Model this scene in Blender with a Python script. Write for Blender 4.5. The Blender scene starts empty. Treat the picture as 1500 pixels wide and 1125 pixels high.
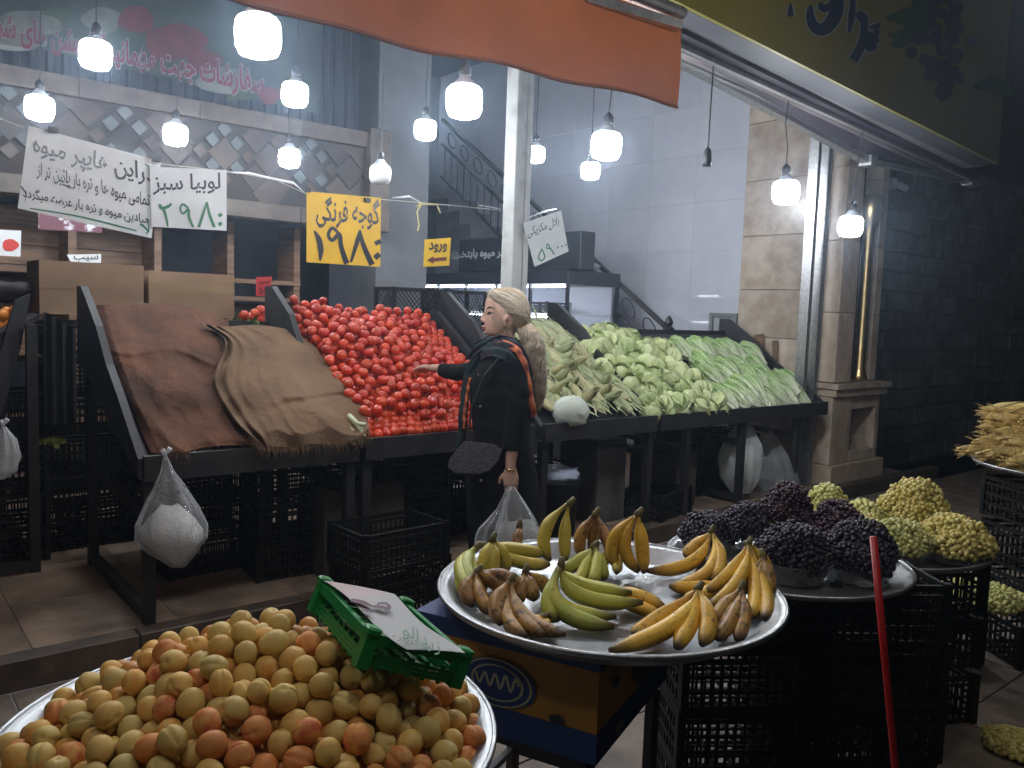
import bpy, bmesh, math, random
import numpy as np
from mathutils import Vector, Matrix, noise
random.seed(7); np.random.seed(7)
S = bpy.context.scene
COL = S.collection
PI = math.pi

# ------------------------------------------------------------------ camera, sky, exposure
FOC = 1200.0; HC = 1.6; PITCH = math.radians(5.0); ROLL = math.radians(2.0); YAW = math.radians(50.4)
_v = Vector((math.cos(YAW), math.sin(YAW), 0)); _up = Vector((0, 0, 1))
_r = _v.cross(_up)
CD = _v*math.cos(PITCH) - _up*math.sin(PITCH)
_u = _r.cross(CD)
CR = _r*math.cos(ROLL) + _u*math.sin(ROLL)
CU = -_r*math.sin(ROLL) + _u*math.cos(ROLL)
CP = Vector((0, 0, HC))
cam = bpy.data.cameras.new('camera'); camo = bpy.data.objects.new('camera', cam); COL.objects.link(camo)
M = Matrix.Identity(4)
for i in range(3):
    M[i][0] = CR[i]; M[i][1] = CU[i]; M[i][2] = -CD[i]; M[i][3] = CP[i]
camo.matrix_world = M
cam.sensor_fit = 'HORIZONTAL'; cam.sensor_width = 36; cam.lens = 36*FOC/1500
cam.clip_start = 0.05; cam.clip_end = 300
S.camera = camo

world = bpy.data.worlds.new('World'); S.world = world; world.use_nodes = True
wt = world.node_tree
sky = wt.nodes.new('ShaderNodeTexSky'); sky.sky_type = 'NISHITA'; sky.sun_disc = False
sky.sun_elevation = math.radians(-4.0); sky.sun_rotation = math.radians(250)
bg = wt.nodes['Background']; bg.inputs[1].default_value = 0.05
wt.links.new(sky.outputs[0], bg.inputs[0])
S.view_settings.view_transform = 'Standard'; S.view_settings.look = 'None'
S.view_settings.gamma = 1.0; S.view_settings.use_curve_mapping = False
S.view_settings.exposure = 0.0
sun = bpy.data.lights.new('added_fill_sun', 'SUN'); suno = bpy.data.objects.new('added_fill_sun', sun); COL.objects.link(suno)
sun.energy = .05; sun.angle = math.radians(70); sun.color = (1, .93, .82); suno.rotation_euler = Vector((.35, .75, -.62)).to_track_quat('-Z', 'Y').to_euler(); suno.location = (0, -3, 8)  # weak wide fill added to brighten the foreground trays and the sign
S.cycles.use_denoising = True
S.cycles.max_bounces = 7; S.cycles.diffuse_bounces = 3; S.cycles.glossy_bounces = 3
S.cycles.transmission_bounces = 6; S.cycles.transparent_max_bounces = 16; S.cycles.volume_bounces = 0
S.cycles.caustics_reflective = False; S.cycles.caustics_refractive = False
S.cycles.sample_clamp_indirect = 4.0

def ray(x, y): return CD + CR*((x-750)/FOC) - CU*((y-562.5)/FOC)
def onZ(x, y, z): r = ray(x, y); return CP + r*((z-HC)/r.z)
def onY(x, y, Y): r = ray(x, y); return CP + r*(Y/r.y)
def onX(x, y, X): r = ray(x, y); return CP + r*(X/r.x)
def atD(x, y, d): return CP + ray(x, y)*d
def depth(p): return (Vector(p)-CP).dot(CD)

# ------------------------------------------------------------------ materials
MAT = {}
def lin(c):
    if isinstance(c, str):
        c = c.lstrip('#'); c = [int(c[i:i+2], 16)/255 for i in (0, 2, 4)]
        return tuple((v/12.92 if v <= .04045 else ((v+.055)/1.055)**2.4) for v in c)
    return tuple(c)
def mat(name, c1, c2=None, scale=8, rough=.6, metal=0, bump=0, bscale=None, detail=4, spec=.5, rand=0, c3=None, stretch=None, sub=0, coat=0, lo=.35, hi=.65, trans=0, alpha=None):
    if name in MAT: return MAT[name]
    m = bpy.data.materials.new(name); m.use_nodes = True; MAT[name] = m
    nt = m.node_tree; b = nt.nodes['Principled BSDF']; N = nt.nodes.new; L = nt.links.new
    b.inputs['Roughness'].default_value = rough; b.inputs['Metallic'].default_value = metal
    b.inputs['Specular IOR Level'].default_value = spec
    b.inputs['Coat Weight'].default_value = coat
    if sub: b.inputs['Subsurface Weight'].default_value = sub; b.inputs['Subsurface Radius'].default_value = (.02, .01, .005); b.inputs['Subsurface Scale'].default_value = .3
    c1 = lin(c1); c2 = lin(c2) if c2 is not None else None
    tc = N('ShaderNodeTexCoord'); vec = tc.outputs['Object']
    if rand or c3 is not None:
        oi = N('ShaderNodeObjectInfo')
        ad = N('ShaderNodeVectorMath'); ad.operation = 'ADD'
        mu = N('ShaderNodeVectorMath'); mu.operation = 'SCALE'; mu.inputs[0].default_value = (13.1, 7.7, 3.3)
        L(oi.outputs['Random'], mu.inputs['Scale']); L(vec, ad.inputs[0]); L(mu.outputs[0], ad.inputs[1]); vec = ad.outputs[0]
    if stretch:
        mp = N('ShaderNodeMapping'); mp.inputs['Scale'].default_value = stretch; L(vec, mp.inputs[0]); vec = mp.outputs[0]
    col = None
    if c2 is not None:
        n = N('ShaderNodeTexNoise'); n.inputs['Scale'].default_value = scale; n.inputs['Detail'].default_value = detail; n.inputs['Roughness'].default_value = .6
        L(vec, n.inputs['Vector'])
        r = N('ShaderNodeMapRange'); r.inputs[1].default_value = lo; r.inputs[2].default_value = hi; L(n.outputs[0], r.inputs[0])
        mx = N('ShaderNodeMix'); mx.data_type = 'RGBA'; mx.inputs[6].default_value = (*c1, 1); mx.inputs[7].default_value = (*c2, 1)
        L(r.outputs[0], mx.inputs[0]); col = mx.outputs[2]
    if c3 is not None:
        mx = N('ShaderNodeMix'); mx.data_type = 'RGBA'
        if col: L(col, mx.inputs[6])
        else: mx.inputs[6].default_value = (*c1, 1)
        mx.inputs[7].default_value = (*lin(c3), 1)
        pw = N('ShaderNodeMath'); pw.operation = 'MULTIPLY'; pw.inputs[1].default_value = .85; L(oi.outputs['Random'], pw.inputs[0]); L(pw.outputs[0], mx.inputs[0]); col = mx.outputs[2]
    if rand:
        hs = N('ShaderNodeHueSaturation')
        w = N('ShaderNodeTexWhiteNoise'); w.noise_dimensions = '1D'; L(oi.outputs['Random'], w.inputs['W'])
        r = N('ShaderNodeMapRange'); r.inputs[3].default_value = 1-rand; r.inputs[4].default_value = 1+rand; L(w.outputs[0], r.inputs[0]); L(r.outputs[0], hs.inputs['Value'])
        if col: L(col, hs.inputs['Color'])
        else: hs.inputs['Color'].default_value = (*c1, 1)
        col = hs.outputs[0]
    if col: L(col, b.inputs['Base Color'])
    else: b.inputs['Base Color'].default_value = (*c1, 1)
    if bump:
        n = N('ShaderNodeTexNoise'); n.inputs['Scale'].default_value = bscale or scale*4; n.inputs['Detail'].default_value = 5
        L(vec, n.inputs['Vector'])
        bp = N('ShaderNodeBump'); bp.inputs['Strength'].default_value = bump; bp.inputs['Distance'].default_value = .01
        L(n.outputs[0], bp.inputs['Height']); L(bp.outputs[0], b.inputs['Normal'])
    if trans:
        # thin translucent sheet
        tl = N('ShaderNodeBsdfTranslucent'); ms = N('ShaderNodeMixShader'); ms.inputs[0].default_value = trans
        if col: L(col, tl.inputs[0])
        else: tl.inputs[0].default_value = (*c1, 1)
        out = nt.nodes['Material Output']; L(b.outputs[0], ms.inputs[1]); L(tl.outputs[0], ms.inputs[2]); L(ms.outputs[0], out.inputs[0])
    if alpha is not None:
        tr = N('ShaderNodeBsdfTransparent'); ms = N('ShaderNodeMixShader'); ms.inputs[0].default_value = alpha
        out = nt.nodes['Material Output']
        src = out.inputs[0].links[0].from_socket
        L(tr.outputs[0], ms.inputs[1]); L(src, ms.inputs[2]); L(ms.outputs[0], out.inputs[0])
    return m
def emis(name, c, s):
    m = bpy.data.materials.new(name); m.use_nodes = True; MAT[name] = m
    nt = m.node_tree; b = nt.nodes['Principled BSDF']
    b.inputs['Base Color'].default_value = (.8, .8, .8, 1)
    b.inputs['Emission Color'].default_value = (*c, 1); b.inputs['Emission Strength'].default_value = s
    return m
def film(name, base=(.85, .88, .92), dens=.25, rough=.12, wr=60):
    # thin crumpled plastic film: mostly see-through, glossy, whiter at grazing angles and in creases
    m = bpy.data.materials.new(name); m.use_nodes = True; MAT[name] = m
    nt = m.node_tree; N = nt.nodes.new; L = nt.links.new
    b = nt.nodes['Principled BSDF']; b.inputs['Base Color'].default_value = (*base, 1); b.inputs['Roughness'].default_value = rough
    b.inputs['Specular IOR Level'].default_value = .8
    tr = N('ShaderNodeBsdfTransparent'); ms = N('ShaderNodeMixShader'); out = nt.nodes['Material Output']
    tc = N('ShaderNodeTexCoord'); n = N('ShaderNodeTexNoise'); n.inputs['Scale'].default_value = wr; n.inputs['Detail'].default_value = 4; n.inputs['Distortion'].default_value = 2
    L(tc.outputs['Object'], n.inputs['Vector'])
    bp = N('ShaderNodeBump'); bp.inputs['Strength'].default_value = .8; bp.inputs['Distance'].default_value = .01; L(n.outputs[0], bp.inputs['Height']); L(bp.outputs[0], b.inputs['Normal'])
    lw = N('ShaderNodeLayerWeight'); lw.inputs[0].default_value = .35; L(bp.outputs[0], lw.inputs['Normal'])
    r = N('ShaderNodeMapRange'); r.inputs[3].default_value = dens; r.inputs[4].default_value = min(1, dens+.6); L(lw.outputs['Facing'], r.inputs[0])
    L(r.outputs[0], ms.inputs[0]); L(tr.outputs[0], ms.inputs[1]); L(b.outputs[0], ms.inputs[2]); L(ms.outputs[0], out.inputs[0])
    return m

# ------------------------------------------------------------------ mesh building
class MB:
    def __init__(s): s.V = []; s.F = []; s.A = []
    def add(s, V, F, a=None):
        n = len(s.V); s.V += [tuple(v) for v in V]; s.F += [tuple(i+n for i in f) for f in F]
        s.A += (list(a) if a is not None else [0.0]*len(V)); return s
    def box(s, lo, hi, rz=0, c=None, bev=0):
        x0, y0, z0 = lo; x1, y1, z1 = hi
        if bev:
            b = bev; V = []
            for z, e in ((z0, b), (z0+b, 0), (z1-b, 0), (z1, b)):
                for x, y in ((x0, y0), (x1, y0), (x1, y1), (x0, y1)):
                    sx = 1 if x == x0 else -1; sy = 1 if y == y0 else -1
                    V += [(x+sx*(e+b)*1.0, y+sy*e, z), (x+sx*e, y+sy*(e+b), z)] if (x == x0) == (y == y0) else [(x+sx*e, y+sy*(e+b), z), (x+sx*(e+b), y+sy*e, z)]
            # order ring: keep consistent
            V2 = []
            for k in range(4):
                ring = V[k*8:k*8+8]
                cx = (x0+x1)/2; cy = (y0+y1)/2
                ring.sort(key=lambda p: math.atan2((p[1]-cy)/(y1-y0), (p[0]-cx)/(x1-x0))); V2 += ring
            V = V2; F = [tuple(range(7, -1, -1)), tuple(range(24, 32))]
            for k in range(3):
                for i in range(8): j = (i+1) % 8; F.append((k*8+i, k*8+j, k*8+8+j, k*8+8+i))
        else:
            V = [(x0, y0, z0), (x1, y0, z0), (x1, y1, z0), (x0, y1, z0), (x0, y0, z1), (x1, y0, z1), (x1, y1, z1), (x0, y1, z1)]
            F = [(0, 3, 2, 1), (4, 5, 6, 7), (0, 1, 5, 4), (1, 2, 6, 5), (2, 3, 7, 6), (3, 0, 4, 7)]
        if rz:
            c = c or ((x0+x1)/2, (y0+y1)/2); co, si = math.cos(rz), math.sin(rz)
            V = [(c[0]+(x-c[0])*co-(y-c[1])*si, c[1]+(x-c[0])*si+(y-c[1])*co, z) for x, y, z in V]
        return s.add(V, F)
    def beam(s, p, q, w, h=None, up=(0, 0, 1)):
        p = Vector(p); q = Vector(q); h = h or w; d = (q-p).normalized(); up = Vector(up)
        if abs(d.dot(up)) > .98: up = Vector((1, 0, 0))
        sd = d.cross(up).normalized(); u = sd.cross(d)
        V = [a + sd*x*w/2 + u*y*h/2 for a in (p, q) for x, y in ((-1, -1), (1, -1), (1, 1), (-1, 1))]
        return s.add(V, [(0, 1, 2, 3), (7, 6, 5, 4), (0, 4, 5, 1), (1, 5, 6, 2), (2, 6, 7, 3), (3, 7, 4, 0)])
    def tube(s, pts, r, n=8, cap=True, flat=1, a=None):
        pts = [Vector(p) for p in pts]; k = len(pts)
        rr = r if isinstance(r, (list, tuple)) else [r]*k
        d0 = (pts[1]-pts[0]).normalized(); u = d0.orthogonal().normalized(); V = []
        for i, p in enumerate(pts):
            d = (pts[min(i+1, k-1)]-pts[max(i-1, 0)]).normalized()
            u = (u-d*u.dot(d)).normalized(); w = d.cross(u)
            for j in range(n):
                t = 2*PI*j/n; V.append(p+(u*math.cos(t)+w*math.sin(t)*flat)*rr[i])
        F = [(i*n+j, i*n+(j+1) % n, (i+1)*n+(j+1) % n, (i+1)*n+j) for i in range(k-1) for j in range(n)]
        if cap: F += [tuple(range(n-1, -1, -1)), tuple((k-1)*n+j for j in range(n))]
        aa = None
        if a is not None: aa = [a[i] for i in range(k) for j in range(n)]
        return s.add(V, F, aa)
    def lathe(s, prof, n=24, c=(0, 0, 0), f=None, cap=True):
        V = []
        for i, (r, z) in enumerate(prof):
            for j in range(n):
                t = 2*PI*j/n; rr = r*(f(t, z) if f else 1)
                V.append((c[0]+rr*math.cos(t), c[1]+rr*math.sin(t), c[2]+z))
        k = len(prof)
        F = [(i*n+j, i*n+(j+1) % n, (i+1)*n+(j+1) % n, (i+1)*n+j) for i in range(k-1) for j in range(n)]
        if cap: F += [tuple(range(n-1, -1, -1)), tuple((k-1)*n+j for j in range(n))]
        return s.add(V, F)
    def ball(s, c, r, nu=12, nv=8, f=None, a=None):
        c = Vector(c); r = r if isinstance(r, (tuple, list, Vector)) else (r, r, r)
        V = []
        for i in range(1, nv):
            ph = PI*i/nv
            for j in range(nu):
                t = 2*PI*j/nu; d = Vector((math.sin(ph)*math.cos(t), math.sin(ph)*math.sin(t), math.cos(ph)))
                k = f(d) if f else 1
                V.append(c+Vector((d.x*r[0], d.y*r[1], d.z*r[2]))*k)
        k0 = f(Vector((0, 0, 1))) if f else 1; k1 = f(Vector((0, 0, -1))) if f else 1
        V.append(c+Vector((0, 0, r[2]*k0))); V.append(c-Vector((0, 0, r[2]*k1))); t_, b_ = len(V)-2, len(V)-1
        F = [(i*nu+j, (i+1)*nu+j, (i+1)*nu+(j+1) % nu, i*nu+(j+1) % nu) for i in range(nv-2) for j in range(nu)]
        F += [(t_, j, (j+1) % nu) for j in range(nu)] + [(b_, (nv-2)*nu+(j+1) % nu, (nv-2)*nu+j) for j in range(nu)]
        return s.add(V, F, a)
    def grid(s, fn, nu, nv, a=None):
        V = [fn(i/nu, j/nv) for j in range(nv+1) for i in range(nu+1)]
        F = [(j*(nu+1)+i, j*(nu+1)+i+1, (j+1)*(nu+1)+i+1, (j+1)*(nu+1)+i) for j in range(nv) for i in range(nu)]
        aa = [a(i/nu, j/nv) for j in range(nv+1) for i in range(nu+1)] if a else None
        return s.add(V, F, aa)
    def poly(s, pts, thick=None):
        pts = [Vector(p) for p in pts]; n = len(pts)
        if thick is None: return s.add(pts, [tuple(range(n))])
        t = Vector(thick); V = pts + [p+t for p in pts]
        F = [tuple(range(n)), tuple(range(2*n-1, n-1, -1))] + [(i, i+n, (i+1) % n+n, (i+1) % n) for i in range(n)]
        return s.add(V, F)
    def merge(s, o, M=None):
        V = o.V if M is None else [M @ Vector(v) for v in o.V]
        return s.add(V, o.F, o.A)
    def mesh(s, name, m, smooth=False, solid=0, attr=False, fix=True):
        me = bpy.data.meshes.new(name); me.from_pydata([tuple(v) for v in s.V], [], s.F)
        if fix:
            b = bmesh.new(); b.from_mesh(me)
            bmesh.ops.recalc_face_normals(b, faces=b.faces); b.to_mesh(me); b.free()
        if attr:
            at = me.attributes.new('tint', 'FLOAT', 'POINT'); at.data.foreach_set('value', s.A)
        me.materials.append(m)
        if smooth: me.polygons.foreach_set('use_smooth', [True]*len(me.polygons))
        me.update(); return me
def link(name, me, parent=None, loc=None, rot=None, scale=None):
    o = bpy.data.objects.new(name, me); COL.objects.link(o)
    if parent is not None: o.parent = parent
    if loc is not None: o.location = loc
    if rot is not None: o.rotation_euler = rot
    if scale is not None: o.scale = (scale,)*3 if isinstance(scale, (int, float)) else scale
    return o
def tag(o, label=None, cat=None, group=None, kind=None):
    if label: o['label'] = label
    if cat: o['category'] = cat
    if group: o['group'] = group
    if kind: o['kind'] = kind
    return o
# geometry given in world coordinates; when the parent is an Empty placed somewhere, compensate
def wobj(name, mb, m, parent=None, smooth=False, attr=False, fix=True):
    me = mb.mesh(name, m, smooth, attr=attr, fix=fix); o = link(name, me, parent)
    if parent is not None:
        o.matrix_parent_inverse = Matrix.Translation(-Vector(parent.location)) if parent.parent is None else Matrix.Identity(4)
    return o
def root(name, label, cat, loc=(0, 0, 0), group=None, rz=0):
    o = bpy.data.objects.new(name, None); COL.objects.link(o); o.location = loc; o.rotation_euler = (0, 0, rz); o.empty_display_size = .1
    return tag(o, label, cat, group)
KIDS = {}
def kids(o):
    return [c for c in bpy.data.objects if c.parent == o]
class Proto:
    """a thing kept as a list of (name, mesh, sub) parts in local coordinates"""
    def __init__(s, name): s.name = name; s.parts = []; s.base = None
    def part(s, name, me, subs=()): s.parts.append((name, me, subs)); return s
    def put(s, label, cat, loc, rot=(0, 0, 0), group=None, scale=1):
        o = bpy.data.objects.new(s.name, s.base); COL.objects.link(o)
        o.location = loc; o.rotation_euler = rot; o.scale = (scale,)*3
        tag(o, label, cat, group)
        for n, me, subs in s.parts:
            c = link(n, me, o)
            for sn, sm in subs: link(sn, sm, c)
        return o
def struct(name, mb, m, smooth=False): return tag(wobj(name, mb, m, None, smooth), kind='structure')
def nz(p, s=1.0, o=0): return noise.noise(Vector(p)*s + Vector((o, o*1.7, o*.3)))
def smooth01(x): x = max(0, min(1, x)); return x*x*(3-2*x)

# ------------------------------------------------------------------ Persian lettering
AR = {'ا': (0xFE8D, 0xFE8E), 'ب': (0xFE8F,), 'پ': (0xFB56,), 'ت': (0xFE95,), 'ج': (0xFE9D,), 'چ': (0xFB7A,), 'خ': (0xFEA5,), 'د': (0xFEA9, 0xFEAA), 'ذ': (0xFEAB, 0xFEAC),
      'ر': (0xFEAD, 0xFEAE), 'ز': (0xFEAF, 0xFEB0), 'س': (0xFEB1,), 'ش': (0xFEB5,), 'ض': (0xFEBD,), 'ع': (0xFEC9,), 'ف': (0xFED1,), 'ق': (0xFED5,), 'ک': (0xFB8E,), 'گ': (0xFB92,),
      'ل': (0xFEDD,), 'م': (0xFEE1,), 'ن': (0xFEE5,), 'و': (0xFEED, 0xFEEE), 'ه': (0xFEE9,), 'ی': (0xFBFC,), 'ئ': (0xFE89,)}
def shape(t):
    out = []; n = len(t)
    dual = lambda c: c in AR and len(AR[c]) == 1
    i = 0
    while i < n:
        c = t[i]
        if c not in AR: out.append(c); i += 1; continue
        prev = i > 0 and dual(t[i-1]) and t[i-1] in AR
        if c == 'ل' and i+1 < n and t[i+1] == 'ا':
            out.append(chr(0xFEFC if prev else 0xFEFB)); i += 2; continue
        nxt = i+1 < n and t[i+1] in AR and dual(c)
        b = AR[c][0]
        if not dual(c): out.append(chr(AR[c][1] if prev else b))
        else: out.append(chr(b + (3 if prev and nxt else 2 if nxt else 1 if prev else 0)))
        i += 1
    return ''.join(reversed(out))
_TX = {}
def text_tris(s, raw=False, bold=0):
    key = (s, raw, bold)
    if key in _TX: return _TX[key]
    c = bpy.data.curves.new('lettering', 'FONT'); c.body = s if raw else shape(s); c.resolution_u = 3; c.offset = bold
    o = bpy.data.objects.new('lettering', c); COL.objects.link(o)
    dg = bpy.context.evaluated_depsgraph_get(); dg.update()
    me = bpy.data.meshes.new_from_object(o.evaluated_get(dg))
    V = np.array([(v.co.x, v.co.y) for v in me.vertices]); F = [tuple(p.vertices) for p in me.polygons]
    V = V - V.min(0); V = V / V.max(0)
    bpy.data.objects.remove(o); bpy.data.curves.remove(c); bpy.data.meshes.remove(me)
    _TX[key] = (V, F); return V, F
def put_text(mb, fn, s, x0, y0, x1, y1, slope=0, raw=False, shear=0, wob=0, bold=0):
    """fit a line of writing in the photo-pixel box, mapped onto its board by fn(px,py)"""
    V, F = text_tris(s, raw, bold)
    P = []
    for u, v in V:
        px = x0+(x1-x0)*u + shear*v; py = y1-(y1-y0)*v + slope*(x1-x0)*u
        if wob: px += wob*math.sin(py*.5+u*9); py += wob*math.sin(px*.35+u*5)
        P.append(fn(px, py))
    mb.add(P, F)
def brush(mb, fn, pts, w, sub=5, close=False):
    """a brush stroke of varying width (pixels of the photo) on a board"""
    pts = [Vector((p[0], p[1], 0)) for p in pts]; n = len(pts)
    ws = w if isinstance(w, (list, tuple)) else [w]*n
    P = []; W = []
    for i in range(n-1):
        a, b, c, d = pts[max(i-1, 0)], pts[i], pts[i+1], pts[min(i+2, n-1)]
        for k in range(sub):
            t = k/sub
            P.append(.5*((2*b)+(c-a)*t+(2*a-5*b+4*c-d)*t*t+(3*b-a-3*c+d)*t**3)); W.append(ws[i]*(1-t)+ws[i+1]*t)
    P.append(pts[-1]); W.append(ws[-1])
    L = []
    for i, p in enumerate(P):
        d = (P[min(i+1, len(P)-1)]-P[max(i-1, 0)]); d.normalize(); nrm = Vector((-d.y, d.x, 0))*W[i]/2
        L += [p+nrm, p-nrm]
    mb.add([fn(q.x, q.y) for q in L], [(2*i, 2*i+1, 2*i+3, 2*i+2) for i in range(len(P)-1)])
# ------------------------------------------------------------------ materials used by many
m_black = mat('black_painted_steel', (.010, .010, .012), (.026, .024, .024), 9, .5, bump=.15)
m_blackp = mat('black_crate_plastic', (.0045, .005, .005), (.008, .009, .008), 14, .55, rand=.3, spec=.3)
m_board = mat('black_board', (.011, .012, .015), (.022, .022, .026), 6, .55, bump=.2)
m_marble = mat('beige_marble', '#c4b5a5', '#a19080', 5, .2, bump=.05, rand=.12, detail=8)
m_marble2 = mat('veined_cream_marble', '#c0b1a0', '#9a8672', 7, .3, bump=.05, rand=.1, detail=9, stretch=(1, 1, .5))
m_wtile = mat('glossy_white_tile', (.53, .54, .60), (.48, .49, .56), 3, .055, rand=.04)
m_grout = mat('tile_grout', (.25, .25, .27)); m_wgrout = mat('pale_grout', (.42, .43, .48))
m_floor = mat('worn_stone_floor', '#8e7a68', '#574a3f', 3.2, .42, bump=.12, bscale=40, detail=8, rand=.06)
m_pave = mat('grimy_paving', '#8a7b6d', '#5d5248', 4, .6, bump=.3, bscale=50, detail=8, rand=.12)
m_kerb = mat('kerb_stone', '#5b4d41', '#3b322a', 6, .6, bump=.2)
m_dark = mat('dark_plaster', (.05, .054, .07), (.07, .07, .09), 4, .6)
m_alley = mat('dark_block', (.11, .115, .115), (.05, .054, .056), 5, .85, bump=.6, bscale=30, rand=.3)
m_wood = mat('brown_wood', '#8a6a50', '#5d4433', 3, .5, stretch=(1, 1, 9), bump=.1, rand=.12)
m_alu = mat('aluminium', (.62, .62, .63), (.45, .45, .46), 30, .32, metal=.9)
m_whitemetal = mat('white_painted_post', (.42, .43, .42), (.28, .26, .24), 7, .4, bump=.15, lo=.5, hi=.8)
m_paper = mat('white_card', (.74, .76, .76), (.62, .64, .65), 5, .5, trans=.15)
m_ylpaper = mat('yellow_card', (.80, .50, .02), (.70, .42, .015), 6, .5, trans=.15)
m_ink = mat('black_ink', (.012, .012, .02), rough=.35)
m_gink = mat('green_ink', (.02, .16, .07), rough=.4)
m_tape = film('clear_tape', (.9, .92, .95), .4, .1, 120)

Z1 = .12; YK = 3.72; XW = 6.95
# ---- ground
g = MB().box((-30, -12, -.3), (40, YK, -.012)); struct('ground', g, mat('ground_dirt', (.05, .047, .042), (.028, .027, .026), 3, .8, bump=.5, bscale=20))
g = MB()
pv = struct('pavement', g.box((-4, .9, -.011), (12, YK, -.004)), m_grout)
slabs = [MB().box((.004, .004, 0), (.496, .396, .012), bev=.002).mesh('paver', m_pave) for _ in range(1)]
for i in range(int(16/.5)):
    for j in range(7):
        x = -4+i*.5+(.25 if j % 2 else 0); y = .9+j*.4
        p = Vector((x+.25, y+.2, 0)); d = depth(p)
        if d < .8: continue
        q = (p-CP); sx = 750+FOC*q.dot(CR)/d; sy = 562.5-FOC*q.dot(CU)/d
        if -200 < sx < 1700 and sy < 1400 and d < 12:
            link('paver', slabs[0], pv, (x, y, -.01+random.uniform(0, .003)), (random.uniform(-.004, .004), random.uniform(-.004, .004), 0))
g = MB(); g.box((-30, YK+.1, -.05), (8.05, 14, Z1-.012)); fl = struct('floor', g, m_grout)
tiles = MB().box((.0015, .0015, 0), (.5985, .5985, .012)).mesh('tile', m_floor)
for i in range(-8, 14):
    for j in range(0, 10):
        if XW-.1 < i*.6 and j > 0: continue
        link('tile', tiles, fl, (i*.6, YK+.1+j*.6, Z1-.012+random.uniform(0, .0008)))
k0 = MB().box((0, 0, 0), (.996, .1, .135), bev=.006).mesh('kerb_block', m_kerb)
kr = struct('kerb', MB().box((-8, YK+.02, -.05), (8.2, YK+.098, Z1-.02)), m_grout)
for i in range(-4, 9): link('kerb_block', k0, kr, (i*1.0, YK, -.01+random.uniform(0, .002)))

# ---- side wall (right of the shop): beige marble near the street, glossy white tiles beyond
w = struct('side_wall', MB().box((XW+.012, 4.02, 0), (XW+.3, 11, 5.2)), m_wgrout)
zs = [Z1, .62, 1.02, 1.42, onX(1140, 425, XW).z, onX(1140, 330, XW).z, 2.95, 3.5, 4.1, 4.7]
zs = [Z1, .48, .98, 1.44, 1.9, 2.42, 2.95, 3.5, 4.1, 4.7]
for a, b in zip(zs[:-1], zs[1:]):
    for y0, y1 in ((4.03, 4.89),):
        wobj('slab', MB().box((XW-.02, y0, a+.003), (XW+.012, y1, b-.003), bev=.003), m_marble, w)
for k in range(9):
    for j in range(10):
        z0 = .3+k*.5; y0 = 4.893+j*.62
        o = wobj('tile', MB().box((XW+random.uniform(-.0005, .0005), y0+.0009, z0+.0009), (XW+.013, y0+.6191, z0+.4991)), m_wtile, w)
# ---- back wall and ceiling
struct('back_wall', MB().box((-3, 10.3, 0), (7.2, 10.5, 5.4)), mat('grey_blue_plaster', (.17, .19, .23), (.12, .135, .17), 2.5, .55))
struct('ceiling', MB().box((-3, 3.9, 5.0), (7.2, 10.3, 5.2)), m_dark)
struct('left_wall', MB().box((-3.2, 3.9, 0), (-3, 10.5, 5.2)), m_dark)
# facade lintel above the opening
struct('lintel_beam', MB().box((-3, 3.95, 3.75), (8, 4.25, 5.2)), m_dark)

# ---- mezzanine front with ledges and a mosaic band
YM = 7.0
mz = root('mezzanine_front', 'marble and diamond mosaic mezzanine front across the back of the shop', 'mezzanine', (0.5, YM, 2.4))
XE = 4.12
wobj('slab_floor', MB().box((-3, YM+.02, 2.36), (XE-.02, 10.2, 2.5)), mat('grey_glossy_soffit', (.10, .11, .14), (.08, .09, .12), 2, .18), mz)
nled = 8
m_ledge = mat('grey_ledge_marble', '#5d524a', '#443b34', 7, .5, bump=.05, rand=.1, detail=9)
for zz, hh, nm in ((2.33, .14, 'lower_ledge'), (3.09, .14, 'upper_ledge')):
    led = wobj(nm, MB().box((-3, YM-.02, zz+.01), (XE-.03, YM+.2, zz+hh-.01)), m_grout, mz)
    for i in range(nled):
        x0 = -3+i*(XE+3)/nled; x1 = -3+(i+1)*(XE+3)/nled
        wobj('ledge_stone', MB().box((x0+.002, YM-.06, zz), (x1-.002, YM-.02, zz+hh), bev=.004), m_ledge, led)
wobj('band_backing', MB().box((-3, YM+.005, 2.47), (XE-.03, YM+.1, 3.09)), mat('dark_brown_grout', (.035, .028, .025), rough=.8), mz)
wobj('end_pilaster', MB().box((XE-.22, YM-.1, 2.32), (XE, YM+.25, 3.27), bev=.008), m_ledge, mz)
m_mb = [mat('brown_mosaic_a', '#3a2e28', '#2c2320', 5, .5, rand=.1), mat('brown_mosaic_b', '#4a3c35', '#362b27', 5, .5, rand=.1), mat('tan_mosaic', '#51443a', '#3e332b', 5, .5, rand=.1)]
m_pale = mat('pale_mosaic', '#5a5f62', '#3f4548', 5, .5, rand=.12); m_dk = mat('dark_mosaic', '#2f2c2c', rough=.2)
def diamond(cx, cz, h, m, y=YM, t=.012, nm='tile'):
    lo, hi = 2.475, 3.085
    pts = [(cx-h, cz), (cx, cz-h), (cx+h, cz), (cx, cz+h)]
    # clip to the band
    def clip(P, zc, keep):
        out = []
        for i in range(len(P)):
            a, b = P[i], P[(i+1) % len(P)]
            ia, ib = keep(a[1]), keep(b[1])
            if ia: out.append(a)
            if ia != ib:
                t_ = (zc-a[1])/(b[1]-a[1]); out.append((a[0]+(b[0]-a[0])*t_, zc))
        return out
    pts = clip(pts, hi, lambda z: z <= hi); 
    if len(pts) > 2: pts = clip(pts, lo, lambda z: z >= lo)
    pts = [p for p in pts if p[0] < XE-.03]
    if len(pts) > 2: wobj(nm, MB().poly([(x, y, z) for x, z in pts], (0, -t, 0)), m, mz)
px_ = .78
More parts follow.
